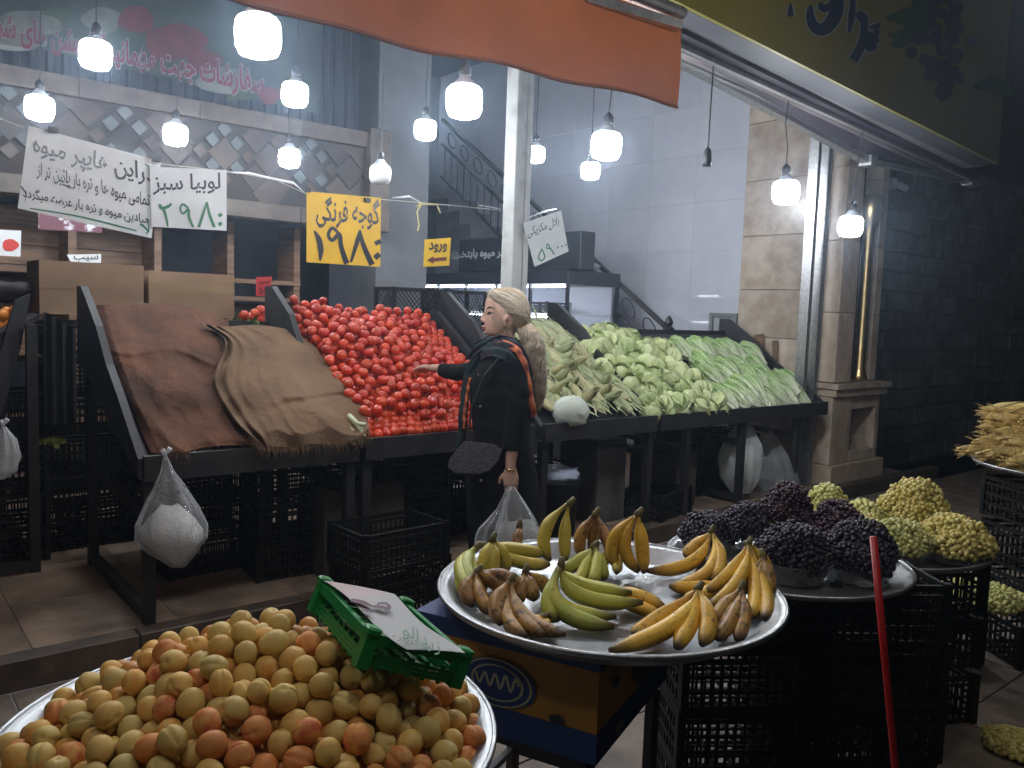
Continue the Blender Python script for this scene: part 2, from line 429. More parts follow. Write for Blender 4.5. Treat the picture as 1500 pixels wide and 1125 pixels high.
for i in range(-4, 5):
    cx = 1.78+i*px_
    if cx > XE: continue
    cz = 2.84
    diamond(cx, cz, .135, m_dk if i in (0,) else random.choice(m_mb), t=.013)
    for dx, dz in ((-.1, .1), (.1, .1), (-.1, -.1), (.1, -.1)):
        diamond(cx+dx*1.03, cz+dz*1.03, .062, m_pale, t=.022)
    for dx, dz in ((0, .2), (0, -.2), (-.2, 0), (.2, 0)):
        diamond(cx+dx*1.02, cz+dz*1.02, .062, m_pale if (dz > 0) else random.choice(m_mb), t=.018)
    for dz in (-.3, 0, .3):
        for s_ in (-1, 1):
            diamond(cx+px_/2+s_*.0, cz+dz, .145, random.choice(m_mb), t=.011) if s_ == 1 else None
    for dx in (-.27, .27):
        for dz in (-.17, .17): diamond(cx+dx, cz+dz, .12, random.choice(m_mb), t=.010)
# upper corrugated dark front
m_corr = mat('dark_corrugated_sheet', (.022, .026, .038), (.015, .018, .028), 4, .35)
cr = MB()
def corr(u, v):
    x = -3+u*(XE+3-.3); return Vector((x, YM+.02+.018*(abs(((x*9) % 1)-.5)*2 > .5), 3.235+v*1.7))
cr.grid(corr, 520, 1); wobj('corrugated_sheet', cr, m_corr, mz)
# grey corner column beyond the mezzanine
struct('grey_column', MB().box((4.15, 7.2, Z1), (4.75, 7.7, 5)), mat('grey_plaster', (.16, .165, .18), (.12, .125, .14), 3, .6))
struct('rear_partition', MB().box((4.76, 9.4, Z1), (6.2, 9.5, 2.6)), m_dark)

# ---- back left wooden shelving
sh = root('wooden_shelving', 'brown wooden shelf unit along the back left of the shop', 'shelves', (1.5, 7.5, Z1))
for x in (-1.2, -.2, .55, 1.49, 2.15, 2.78, 3.42): wobj('upright', MB().box((x-.03, 7.42, Z1), (x+.03, 7.8, 2.33)), m_wood, sh)
for z in (.6, 1.15, 1.64, 1.82 if 0 else 1.80): 
    wobj('shelf', MB().box((-3, 7.4, z-.02), (3.45, 7.8, z+.02)), m_wood, sh)
for k in range(8):
    z0 = 1.05+k*.16
    for x0, x1 in ((-3, -.23), (-.17, 1.46), (1.52, 2.12)):
        wobj('plank', MB().box((x0, 7.80, z0+.004), (x1, 7.83, z0+.156)), m_wood, sh)
for k in range(7): wobj('plank', MB().box((2.18, 7.80, .2+k*.2), (3.40, 7.83, .396+k*.2)), m_wood, sh)
# spot lamps set in the mezzanine underside
m_spot = emis('lit_small_lamp', (.9, .95, 1), 60)
for (px, py), wd in (((381, 372), 'nearer the red card'), ((431, 367), 'behind the yellow card')):
    p = onZ(px, py, 2.345); tag(wobj('spot_lamp', MB().lathe([(.035, 0), (.035, .014)], 12, p), m_spot), 'tiny lit spot lamp under the mezzanine, %s' % wd, 'spot lamp')

# ---- staircase along the side wall
st = root('staircase', 'dark staircase rising to the back beside the white tiled wall', 'staircase', (6.6, 5.5, Z1))
for k in range(16):
    y = 5.6+k*.26; z = Z1+.03+k*.19+.3
    wobj('step', MB().box((6.42, y, z-.19), (6.93, y+.28, z)), mat('stair_stone', (.2, .2, .21), (.15, .15, .16), 5, .4), st)
rl = MB(); XR = 6.4
def railz(y): return 1.47+(y-5.3)*.655
rl.beam((XR, 5.35, railz(5.35)), (XR, 9.4, railz(9.4)), .05, .04); rl.beam((XR, 5.35, railz(5.35)-.32), (XR, 9.4, railz(9.4)-.32), .03, .03)
rl.beam((XR, 5.35, railz(5.35)-.75), (XR, 9.4, railz(9.4)-.75), .03, .03)
wobj('handrail', rl, m_black, st)
for k in range(27):
    y = 5.42+k*.15; z = railz(y)
    wobj('baluster', MB().tube([(XR, y, z-.75), (XR, y, z-.32)], .009, 6), m_black, st)
    if k % 2: wobj('ring', MB().tube([(XR, y+.09*math.cos(t), z-.16+.09*math.sin(t)+.59*.1*math.cos(t)) for t in np.linspace(0, 2*PI, 13)], .008, 5, cap=False), m_black, st)
nw = MB(); nw.box((XR-.04, 5.28, Z1), (XR+.04, 5.36, 1.5)); nw.lathe([(.05, 0), (.03, .02), (.045, .05), (.03, .09), (.008, .12)], 10, (XR, 5.32, 1.5))
wobj('newel_post', nw, m_black, st)

# ---- open post between the stands
p0 = onY(757, 300, 5.0)
po = tag(wobj('steel_post', MB().box((p0.x-.085, 4.93, Z1), (p0.x-.03, 5.07, 5.0), bev=.006).box((p0.x-.03, 4.95, Z1), (p0.x+.03, 5.05, 5.0)).box((p0.x+.03, 4.93, Z1), (p0.x+.08, 5.07, 5.0), bev=.006), m_whitemetal), 'scuffed white steel post standing behind the woman', 'post')

# ---- front pillar at the right end of the shop
pl = root('marble_pillar', 'cream marble pillar on a pedestal at the right corner of the shop front', 'pillar', (7.4, 3.95, 0))
def slabbox(nm, x0, x1, y0, y1, z0, z1, m=m_marble2, par=pl, bev=.006): return wobj(nm, MB().box((x0, y0, z0), (x1, y1, z1), bev=bev), m, par)
zz = [1.06, 1.7, 2.35, 3.0, 3.7]
for a, b in zip(zz[:-1], zz[1:]):
    slabbox('slab', 6.99, 7.28, 3.86, 4.3, a+.002, b-.002)
    slabbox('slab', 7.283, 7.42, 3.93, 4.3, a+.002, b-.002)
    slabbox('slab', 7.80, 7.93, 3.95, 4.3, a+.002, b-.002, m_marble)
wobj('core', MB().box((7.30, 4.12, .1), (7.90, 4.35, 3.7)), mat('dark_mirror_panel', (.07, .06, .055), rough=.12), pl)
slabbox('cap_moulding', 6.96, 7.98, 3.80, 4.3, 1.0, 1.055); slabbox('pedestal_lip', 6.98, 7.95, 3.83, 4.3, .93, .997)
slabbox('pedestal', 6.99, 7.30, 3.86, 4.3, .30, .927); slabbox('pedestal', 7.303, 7.38, 3.88, 4.3, .30, .927, m_marble); slabbox('pedestal', 7.84, 7.92, 3.88, 4.3, .30, .927, m_marble)
slabbox('pedestal', 7.383, 7.837, 3.88, 4.3, .30, .40, m_marble); slabbox('pedestal', 7.383, 7.837, 3.88, 4.3, .80, .927, m_marble)
slabbox('plinth', 6.97, 7.96, 3.82, 4.3, 0.005, .297)
gc = MB(); gc.lathe([(.06, 0), (.08, .03), (.06, .07), (.05, .12), (.05, 1.45), (.07, 1.5), (.115, 1.62), (.10, 1.68), (.10, 1.75)], 24, (7.60, 3.95, 1.06))
wobj('brass_column', gc, mat('polished_brass', (.95, .74, .38), (.85, .62, .28), 12, .3, metal=1.0), pl, smooth=True)
# shutter guide channels
for (px, w_), wd in (((1176, .05), 'outer'), ((1192, .06), 'inner')):
    x = onY(px, 450, 4.0).x
    tag(wobj('shutter_channel', MB().box((x-w_/2, 3.93, Z1), (x-.012, 4.02, 3.4)).box((x+.012, 3.93, Z1), (x+w_/2, 4.02, 3.4)).box((x-.012, 3.99, Z1), (x+.012, 4.02, 3.4)), m_alu), 'vertical aluminium roller shutter channel, the %s one beside the marble pillar' % wd, 'shutter channel')
# ---- dark block wall of the alley beyond
aw = root('block_wall', 'dark rough block wall beyond the marble pillar', 'wall', (9.5, 4.45, 0)); aw['kind'] = 'structure'
wobj('core', MB().box((8.0, 4.42, -.05), (16, 4.7, 6)), mat('mortar', (.02, .02, .02)), aw)
bm_ = [MB().box((.008, 0, .008), (.442, .05, .212), bev=.006).mesh('block', m_alley) for _ in range(2)]
for j in range(16):
    for i in range(14):
        link('block', bm_[0], aw, (8.0-9.5+i*.45+(.22 if j % 2 else 0), 4.375-4.45+random.uniform(-.012, .012), j*.22), (random.uniform(-.02, .02), 0, random.uniform(-.02, .02)))
pp = root('wall_pipe', 'thin pale pipe running down the dark block wall beside the pillar', 'pipe', (8.25, 4.34, 0)); wobj('pipe', MB().tube([(8.25, 4.33, .3), (8.25, 4.33, 2.6)], .03, 10), mat('grey_pipe', (.14, .14, .14), rough=.6), pp)
for z in (.7, 1.6, 2.4): wobj('bracket', MB().box((8.20, 4.30, z), (8.30, 4.37, z+.03)), m_black, pp)
struct('neighbour_wall', MB().box((16, -6, -.1), (16.3, 4.7, 6)), m_alley)
# ------------------------------------------------------------------ hanging lamps
m_bulb = emis('lit_lamp_cover', (.90, .95, 1.0), 130)
m_bulboff = mat('unlit_lamp_cover', (.75, .78, .8), rough=.3)
m_lbody = mat('lamp_body_plastic', (.38, .40, .44), rough=.35); m_cable = mat('black_cable', (.015, .015, .018), rough=.5)
PB = Proto('hanging_lamp')
PB.part('cover', MB().lathe([(.066, .004), (.077, -.012), (.080, -.05), (.078, -.09), (.066, -.118), (.035, -.128), (0.004, -.13)], 20, (0, 0, .055)).mesh('cover', m_bulb, True))
PB.part('body', MB().lathe([(.064, .058), (.052, .070), (.032, .092), (.022, .106)], 16).mesh('body', m_lbody, True))
PB.part('socket', MB().lathe([(.022, .106), (.026, .112), (.026, .145), (.014, .16), (.006, .17)], 12).mesh('socket', m_cable, True))
PO = Proto('hanging_lamp'); PO.parts = [('cover', MB().lathe([(.066, .004), (.077, -.012), (.080, -.05), (.078, -.09), (.066, -.118), (.035, -.128), (0.004, -.13)], 20, (0, 0, .055)).mesh('cover', m_bulboff, True), ())]+PB.parts[1:]
def hang(px, py, w, top, label, P=PB):
    d = 1200*.15/w; p = CP + ray(px, py)*d
    o = P.put(label, 'lamp', p, (random.uniform(-.04, .04), random.uniform(-.04, .04), random.uniform(0, 6)), 'white lamps hanging over the stands')
    L = top-p.z-.16
    link('cable', MB().tube([(0, 0, .16), (random.uniform(-.012, .012), 0, .16+L*.3), (random.uniform(-.015, .015), .006, .16+L*.65), (0, .003, .16+L)], .004, 5).mesh('cable', m_cable), o)
    return o
hang(378, 52, 62, 2.93, 'lit white lamp, the biggest and nearest, just under the orange valance on the left')
hang(680, 148, 50, 2.98, 'large lit white lamp hanging left of the white steel post')
hang(888, 213, 42, 3.0, 'lit white lamp hanging right of the steel post below the valance end')
hang(1151, 281, 36, 2.93, 'lit white lamp in front of the beige marble wall slabs')
hang(1246, 331, 32, 2.93, 'lit white lamp in front of the marble pillar')
hang(140, 80, 42, 5, 'lit white lamp in front of the dark fruit banner, over its left half')
hang(432, 138, 36, 5, 'lit white lamp at the right end of the dark fruit banner')
hang(623, 190, 30, 5, 'lit white lamp above the staircase, left of the larger lamp')
hang(865, 250, 26, 5, 'small lit white lamp on the white tiled wall, just below a bigger one')
hang(58, 158, 37, 3.3, 'lit white lamp above the big handwritten white poster')
hang(257, 197, 32, 3.3, 'lit white lamp above the green bean price card')
hang(424, 231, 29, 3.3, 'lit white lamp above the yellow tomato price card')
hang(785, 226, 25, 5, 'small lit white lamp half hidden by the white steel post')
hang(557, 255, 30, 3.3, 'unlit white lamp hanging by the marble end of the mezzanine', PO)
PD = Proto('hanging_lamp'); PD.parts = [('cover', bpy.data.meshes['cover'].copy(), ())]+PB.parts[1:]; m_dim = emis('added_lamp_cover', (1.0, .97, .92), 52); PD.parts[0][1].materials[0] = m_dim  # lamps added out of view to brighten the foreground trays
for x, y, w in ((-.3, 1.0, 'far left end of the pavement'), (.75, .85, 'apricot tray'), (1.85, .75, 'banana tray'), (3.3, 1.0, 'green grape tray')):
    o = PD.put('added unseen lit white lamp hanging high above the %s' % w, 'lamp', (x, y, 2.75), (0, 0, 0), 'white lamps hanging over the stands'); link('cable', MB().tube([(0, 0, .2), (0, 0, 2)], .004, 5).mesh('cable', m_cable), o)
o = root('empty_lamp_socket', 'empty black lamp socket dangling on a long cable before the white tiled wall', 'lamp socket', CP+ray(1036, 235)*4.4)
p = Vector(o.location)
wobj('socket', MB().lathe([(.006, .07), (.02, .05), (.024, 0), (.024, -.03), (.02, -.03)], 12, p), m_cable, o, True)
wobj('cable', MB().tube([p+Vector((0, 0, .06)), p+Vector((.004, 0, .3)), p+Vector((.02, 0, 1.2))], .005, 6), m_cable, o)
# ------------------------------------------------------------------ boards, banners and price cards
def board(name, label, cat, quad, Y, m, curl=.0, group=None, mode='Y', n=8, th=.002):
    """quad: photo pixels TL,TR,BR,BL; Y: plane distance into the shop"""
    def S0(px, py, off=0.0):
        c = curl*math.sin(px*.035+py*.02)
        return onY(px, py, Y+c-off)
    TL, TR, BR, BL = quad
    def g(u, v):
        x = (TL[0]*(1-u)+TR[0]*u)*(1-v)+(BL[0]*(1-u)+BR[0]*u)*v; y = (TL[1]*(1-u)+TR[1]*u)*(1-v)+(BL[1]*(1-u)+BR[1]*u)*v
        return x, y
    mb = MB().grid(lambda u, v: S0(*g(u, v)), n, n)
    mb.grid(lambda u, v: S0(*g(u, v), -th), n, n)
    e = n+1; N = e*e
    ring = [i for i in range(n)]+[i*e+n for i in range(n)]+[N-1-i for i in range(n)]+[N-1-n-i*e for i in range(n)]
    mb.F += [(ring[i], ring[(i+1) % len(ring)], ring[(i+1) % len(ring)]+N, ring[i]+N) for i in range(len(ring))]
    o = tag(wobj(name, mb, m), label, cat, group)
    return o, (lambda px, py: S0(px, py, .003)), (lambda px, py: S0(px, py, .005))
def letters(par, fn, m, items, strokes=(), nm='lettering'):
    for it in items:
        mb = MB(); t, x0, y0, x1, y1 = it[:5]; kw = it[5] if len(it) > 5 else {}
        put_text(mb, fn, t, x0, y0, x1, y1, **kw); c = wobj(nm, mb, m, par, fix=False); c['kind'] = 'stuff'
    for pts, w in strokes:
        mb = MB(); brush(mb, fn, pts, w); wobj(nm, mb, m, par, fix=False)

# the big handwritten poster
ps, f1, f2 = board('handwritten_poster', 'large tilted white poster with four lines of black handwriting hanging at the left', 'poster', [(42, 184), (236, 236), (222, 349), (26, 305)], 4.3, m_paper, .004)
kw = dict(wob=.7)
letters(ps, f1, m_ink, [
    ('دراین هایپر میوه', 48, 196, 226, 232, dict(slope=.26, wob=.8, bold=.012)),
    ('تمامی میوه ها و تره بار پائین تر از', 54, 236, 219, 264, dict(slope=.28, wob=.7, bold=.012)),
    ('میادین میوه و تره بار عرضه میگردد', 34, 272, 218, 292, dict(slope=.22, wob=.7, bold=.012))],
    [([(31, 273), (38, 284), (36, 296)], [2.5, 1.5, .5]), ([(92, 270), (99, 273), (106, 275)], [2.2, 2, 1.5])])
letters(ps, f1, m_gink, [], [([(44, 305), (120, 318), (200, 338)], [1.5, 2.5, 2]), ([(212, 240), (222, 246), (232, 247)], [2, 2.5, 1]), ([(216, 320), (218, 335), (214, 343)], [2, 2.2, 1.5])], 'border_stroke')
letters(ps, f1, m_gink, [], [([(205, 328), (212, 333), (218, 340)], [3, 3, 2])], 'border_stroke')
# green bean price card
gb, f1, f2 = board('price_card', 'white price card with green numerals hanging right of the big handwritten poster', 'price card', [(219, 244), (332, 249), (332, 338), (222, 332)], 4.28, m_paper, .004, 'price cards')
letters(gb, f1, m_ink, [('لوبیا سبز', 224, 255, 323, 286, dict(slope=-.02, wob=.5, bold=.014))])
letters(gb, f1, m_gink, [], [([(233, 299), (238, 305), (247, 302), (251, 298)], [3.5, 5, 4.5, 3]), ([(239, 303), (243, 316), (246, 332)], [4, 3.5, 2.5]),
    ([(276, 305), (268, 299), (264, 306), (268, 313), (276, 307), (277, 318), (283, 333)], [3, 3, 3, 3, 4, 4, 3.5]),
    ([(303, 296), (298, 312), (291, 333)], [2.5, 4, 4.5]), ([(303, 296), (307, 314), (314, 333)], [3, 4, 4.5]),
    ([(321, 313), (324, 317)], [6, 6]), ([(321, 326), (324, 330)], [6, 6])], 'numeral')
# tomato price card
yc, f1, f2 = board('price_card', 'bright yellow tomato price card with large black numerals', 'price card', [(449, 280), (558, 290), (557, 391), (449, 384)], 4.28, m_ylpaper, .004, 'price cards')
letters(yc, f1, m_ink, [('گوجه فرنگی', 463, 286, 556, 333, dict(slope=.06, wob=.5, bold=.016))])
letters(yc, f1, m_ink, [], [([(460, 338), (467, 350), (470, 366), (469, 382)], [2.0, 8.1, 8.8, 2.0]),
    ([(497, 343), (487, 334), (481, 344), (487, 352), (497, 343), (500, 362), (508, 386)], [4.1, 4.7, 4.7, 5.4, 6.1, 6.8, 8.1]),
    ([(527, 337), (524, 352), (514, 384)], [2.7, 6.8, 3.4]), ([(527, 337), (532, 358), (545, 388)], [3.4, 6.8, 8.8]),
    ([(552, 352), (555, 358)], [9.5, 9.5]), ([(550, 372), (555, 378)], [9.5, 9.5])], 'numeral')
# maize price card
mc, f1, f2 = board('price_card', 'tilted white price card hung right of the white steel post', 'price card', [(766, 327), (822, 308), (833, 368), (783, 391)], 4.9, m_paper, .003, 'price cards')
letters(mc, f1, m_ink, [('بلال مکزیکی', 773, 334, 819, 350, dict(slope=-.38, wob=.3, bold=.004))])
letters(mc, f1, m_gink, [], [([(794, 364), (789, 376), (793, 382), (798, 376), (794, 365)], [1.5, 2, 2, 2, 1.5]), ([(806, 363), (802, 357), (801, 364), (806, 364), (812, 373)], [1.5, 1.5, 1.5, 2, 2]),
    ([(816, 362), (818, 363)], [2.5, 2.5]), ([(822, 360), (824, 361)], [2.5, 2.5]), ([(828, 358), (830, 359)], [2.5, 2.5])], 'numeral')
# entrance sign with arrow
es, f1, f2 = board('entrance_sign', 'small yellow entrance sign with a left arrow on the dark fridge header', 'sign', [(622, 351), (661, 348), (658, 389), (620, 391)], 5.6, m_ylpaper, .002)
letters(es, f1, m_ink, [('ورود', 628, 355, 655, 371, dict(bold=.03, slope=-.05))])
letters(es, f1, mat('maroon_ink', (.12, .02, .02)), [], [([(634, 380.5), (654, 379)], [5, 5]), ([(626, 381), (631, 380.8), (635, 380.5)], [.6, 6, 12])], 'arrow')
# shiny tape and string holding the cards
stg = root('hanging_line', 'thin washing line with scraps of clear tape carrying the cards', 'line', onY(450, 288, 4.32))
pts = [(-40, 158, 4.3), (42, 190, 4.32), (236, 240, 4.32), (332, 251, 4.3), (400, 262, 4.3), (449, 284, 4.3), (558, 292, 4.3), (620, 297, 4.5), (735, 308, 4.95)]
wobj('string', MB().tube([onY(*p) for p in pts], .0025, 4), mat('pale_string', (.6, .6, .5)), stg)
for seg in ([(332, 252, 4.27), (365, 254, 4.27), (400, 262, 4.27), (430, 268, 4.27), (447, 283, 4.27)], [(575, 290, 4.5), (600, 288, 4.5), (620, 298, 4.5)], [(700, 300, 4.85), (733, 306, 4.9)], [(775, 318, 4.88), (800, 309, 4.88), (815, 306, 4.88)]):
    P = [onY(*p) for p in seg]
    wobj('tape', MB().tube(P, [.004]+[.012]*(len(P)-2)+[.003], 7, flat=.35), m_tape, stg, True)
for seg in ([(617, 299, 4.45), (611, 310, 4.44), (614, 330, 4.43), (612, 338, 4.43)], [(617, 299, 4.45), (640, 300, 4.44), (645, 312, 4.44)], [(617, 297, 4.45), (610, 303, 4.44)]):
    wobj('string_end', MB().tube([onY(*p) for p in seg], .005, 5), mat('yellow_cord', (.55, .5, .2)), stg)
for px, py in ((78, 190), (230, 233), (538, 293), (450, 278)):
    p = onY(px, py, 4.27); wobj('clip', MB().box(p-Vector((.018, .01, .012)), p+Vector((.018, .01, .012))), m_black, stg)
# red card and small white cards at the back
rc, f1, f2 = board('red_card', 'small red price card in front of the back shelves', 'price card', [(375, 406), (398, 405), (397, 433), (375, 434)], 5.2, mat('red_card_paper', (.55, .03, .03), rough=.5))
letters(rc, f1, m_ink, [('سبز', 379, 409, 395, 417, dict(bold=.01)), ('۵۵۰', 379, 420, 395, 430, dict(raw=True, bold=.01))])
wc, f1, f2 = board('shelf_card', 'narrow white card lying against the back shelves above the cardboard boxes', 'price card', [(98, 373), (148, 372), (148, 385), (104, 384)], 6.6, m_paper)
letters(wc, f1, m_ink, [('سیب', 108, 374, 144, 383, dict(bold=.01))])
ap_, f1, f2 = board('tomato_poster', 'small white poster with a red fruit picture at the left edge', 'poster', [(-8, 336), (31, 338), (30, 376), (-8, 374)], 6.6, m_paper)
mb = MB(); mb.add([f1(15+12*math.cos(t)*(1+.1*math.cos(3*t)), 359+9*math.sin(t)) for t in np.linspace(0, 2*PI, 21)[:-1]], [tuple(range(20))]); wobj('printed_fruit', mb, mat('red_print', (.5, .04, .03)), ap_, fix=False)
# maroon poster behind the big one
bq, f1, f2 = board('maroon_poster', 'maroon and white poster half hidden below the big handwritten poster', 'poster', [(56, 312), (150, 322), (150, 341), (56, 336)], 6.8, mat('maroon_print', (.12, .03, .05), (.5, .5, .55), 9, .5, lo=.55, hi=.6))

# ---- printed fruit banner on the mezzanine
m_bn = mat('printed_banner', (.022, .03, .032), (.035, .05, .036), 2.2, .35, trans=.25)
bn, f1, f2 = board('fruit_banner', 'long dark fruit banner with red outlined writing hung before the corrugated mezzanine front', 'banner', [(-120, -140), (470, -60), (466, 167), (-120, 30)], 6.75, m_bn, .006, n=16)
mr = mat('banner_red_print', (.09, .013, .016), (.05, .010, .012), 8, .4); mg = mat('banner_green_print', (.03, .05, .02), (.02, .03, .016), 9, .4); mgy = mat('banner_pale_print', (.10, .11, .10), (.05, .06, .05), 7, .4)
def discs(par, fn, m, L, nm, wob=.12, n=22):
    one = len(L) > 12; mb = MB()
    for x, y, rx, ry in L:
        ph = random.uniform(0, 6)
        mb.add([fn(x+rx*math.cos(t)*(1+wob*math.sin(3*t+ph)), y+ry*math.sin(t)*(1+wob*math.cos(2*t+ph))) for t in np.linspace(0, 2*PI, n+1)[:-1]], [tuple(range(n))])
        if not one: wobj(nm, mb, m, par, fix=False); mb = MB()
    if one: c = wobj(nm, mb, m, par, fix=False); c['kind'] = 'stuff'
f0 = lambda px, py: f1(px, py)
discs(bn, f0, mgy, [(40, 35, 50, 22), (150, 30, 30, 18), (20, 60, 45, 14), (330, 118, 40, 22)], 'printed_cabbage')
fb = (lambda px, py: onY(px, py, 6.75+.006*math.sin(px*.035+py*.02)-.005))
discs(bn, fb, mr, [(255, 62, 46, 26), (200, 28, 26, 22), (300, 90, 26, 16), (395, 140, 18, 12)], 'printed_tomato')
discs(bn, fb, mg, [(120, 55, 16, 10), (350, 140, 16, 9), (90, 20, 22, 10)], 'printed_leaf', .35)
fc = (lambda px, py: onY(px, py, 6.75+.006*math.sin(px*.035+py*.02)-.009)); fd = (lambda px, py: onY(px, py, 6.75+.006*math.sin(px*.035+py*.02)-.013))
bl = [('سفارشات جهت مهمانیها و جشن های شما پذیرفته میشود', -160, -20, 388, 34, dict(slope=.22, bold=.07))]
letters(bn, fc, mat('banner_white_outline', (.13, .125, .14), rough=.4), bl)
bl2 = [(bl[0][0], -158.5, -18, 386.5, 32, dict(slope=.22, bold=.03))]
letters(bn, fd, mat('banner_red_letter', (.10, .012, .025), rough=.4), bl2)

# ---- yellow shop sign above the pavement
sa = onZ(905, -42, 2.95); sb = onZ(1462, 240, 2.95); top = 4.7
sd = (sb-sa); snorm = Vector((-sd.y, sd.x, 0)).normalized()
if snorm.y > 0: snorm = -snorm
def sgn(px, py, off=0):
    r = ray(px, py); t = (sa-CP+snorm*off).dot(snorm)/r.dot(snorm); return CP+r*t
m_sign = mat('yellow_sign_sheet', (.26, .22, .03), (.21, .185, .03), 1.5, .4)
sg = root('shop_sign', 'long yellow shop sign with dark blue Persian letters above the pavement', 'shop sign', (sa.x, sa.y, 2.95))
wobj('face', MB().poly([sa, sb, Vector((sb.x, sb.y, top)), Vector((sa.x, sa.y, top))], -snorm*.02), m_sign, sg)
wobj('box', MB().poly([sa-snorm*.022, sb-snorm*.022, Vector((sb.x, sb.y, top-.02))-snorm*.022, Vector((sa.x, sa.y, top-.02))-snorm*.022], -snorm*.16), m_dark, sg)
g1 = lambda px, py: sgn(px, py, .003); g2 = lambda px, py: sgn(px, py, .006)
m_navy = mat('navy_letter', (.012, .018, .06), rough=.4); m_out = mat('pale_letter_outline', (.32, .34, .30), rough=.4)
strk = [([(1274, 41), (1289, 36)], [4, 6]), ([(1274, 52), (1289, 47)], [4, 6]), ([(1274, 62), (1288, 58)], [4, 6]), ([(1284, 38), (1282, 56), (1280, 72)], [6, 7, 6]), ([(1270, 48), (1276, 56), (1273, 70), (1280, 68)], [7, 9, 9, 9]), ([(1262, 30), (1258, 22), (1265, 26), (1266, 46), (1262, 66), (1250, 88)], [5, 9, 10, 9, 10, 12]), ([(1268, 62), (1282, 60)], [16, 12]),
        ([(1250, -8), (1248, 20), (1244, 48)], [5, 8, 4]), ([(1222, -12), (1226, 6), (1222, 26), (1208, 42), (1194, 40), (1187, 24), (1188, 8)], [14, 17, 16, 15, 13, 10, 5]), ([(1222, 8), (1206, 12), (1202, 4)], [10, 9, 5]), ([(1158, 6), (1158, 24)], [3, 8])]
letters(sg, g1, m_out, [], [(p, [x*1.25+4 for x in w]) for p, w in strk], 'letter_outline')
letters(sg, g2, m_navy, [], [(p, [x*1.25 for x in w]) for p, w in strk]+[([(1158, 14), (1158, 15)], [9, 9])], 'letter')
discs(sg, g1, mat('printed_vine_leaf', (.05, .12, .02), (.03, .07, .015), 8, .5), [(1340, 30, 34, 16), (1325, 55, 26, 12), (1460, 125, 26, 16), (1362, -2, 40, 22)], 'printed_leaf', .35)
gl = []
for _ in range(46):
    t = random.random(); gl.append((1386+random.gauss(0, 1)*(20*(1-t)+4), 52+t*90, 8, 9))
gl += [(1385+random.uniform(-22, 22), 20+random.uniform(-25, 40), 8, 9) for _ in range(24)]
discs(sg, g2, mat('printed_grape', (.05, .05, .065), (.02, .02, .04), 14, .4), gl, 'printed_grape', .05, 10)
# soffit, awning cassette and folded arms under the sign
m_soff = mat('greyish_soffit', (.22, .19, .20), (.15, .13, .14), 4, .4); m_case = mat('purple_grey_cassette', (.06, .05, .07), (.04, .035, .05), 4, .35)
aw2 = root('awning_frame', 'folded metal awning frame with rails and arms under the yellow sign', 'awning frame', onZ(1200, 160, 2.95))
def strip(nm, a, b, z, dz, w, m, zz=0):
    A = onZ(*a, z); B = onZ(*b, z); B.z += zz
    d = (B-A).normalized(); n = Vector((-d.y, d.x, 0))
    if n.y < 0: n = -n
    return wobj(nm, MB().poly([A, B, B+n*w, A+n*w], (0, 0, dz)), m, aw2)
strip('soffit_panel', (960, -12), (1440, 244), 2.955, .02, .42, m_soff)
strip('cassette', (860, -20), (1432, 262), 2.93, .12, .14, m_case)
strip('cassette_edge', (985, 64), (1432, 268), 2.90, .022, .03, m_alu)
strip('front_bar', (860, 2), (1000, 42), 2.62, .03, .05, m_alu)
strip('inner_rail', (990, 84), (1400, 262), 2.955, .035, .05, m_alu)
A = onY(985, 82, 3.3); B = onY(1272, 236, 3.3); C = onY(1425, 268, 3.3)
wobj('arm', MB().beam(A, B, .07, .055), m_alu, aw2); wobj('arm', MB().beam(B+Vector((.02, 0, 0)), C, .05, .04), m_alu, aw2)
wobj('arm', MB().beam(onY(1090, 120, 3.35), onY(1340, 236, 3.35), .04, .05), m_soff, aw2)
wobj('elbow', MB().box(B-Vector((.05, .05, .04)), B+Vector((.05, .05, .04))), m_alu, aw2)
wobj('end_bracket', MB().box(C-Vector((.12, .05, .04)), C+Vector((.06, .06, .03)), bev=.01), m_alu, aw2)
for px, py in ((1035, 98), (1020, 92), (1008, 88)):
    p = onY(px, py, 3.35); wobj('bracket', MB().box(p-Vector((.03, .05, .05)), p+Vector((.03, .05, .05))), m_soff, aw2)
A4 = [onZ(*q, 2.95) for q in ((975, 66), (1432, 266))]; B4 = [onY(*q, 3.33) for q in ((1425, 266), (1272, 233), (985, 80))]
for k, (za_, zb_) in enumerate(((0, 0),)):
    wobj('underside', MB().poly([A4[0], A4[1], B4[0], B4[1], B4[2]], (0, 0, .01)), m_case, aw2)
struct('canopy_slab') if 0 else None
0 and struct('canopy_slab', MB().poly([(2.4, 3.3, 3.02), (8.1, 3.6, 3.02), (8.1, 3.95, 3.02), (2.4, 3.95, 3.02)], (0, 0, .5)), m_dark)
for px, py, w_ in ((1312, 270, 11), (1322, 276, 7)):
    p = onY(px, py, 4.2)
cb = root('wall_camera', 'small white security camera on the alley wall right of the pillar', 'camera', onY(1308, 270, 4.2)); p = Vector(cb.location)
wobj('mount', MB().box(p-Vector((.05, .03, .06)), p+Vector((.03, .17, .06)), bev=.008), m_lbody, cb); wobj('housing', MB().tube([p+Vector((.02, -.03, 0)), p+Vector((.16, -.06, -.03))], .035, 12), m_lbody, cb)

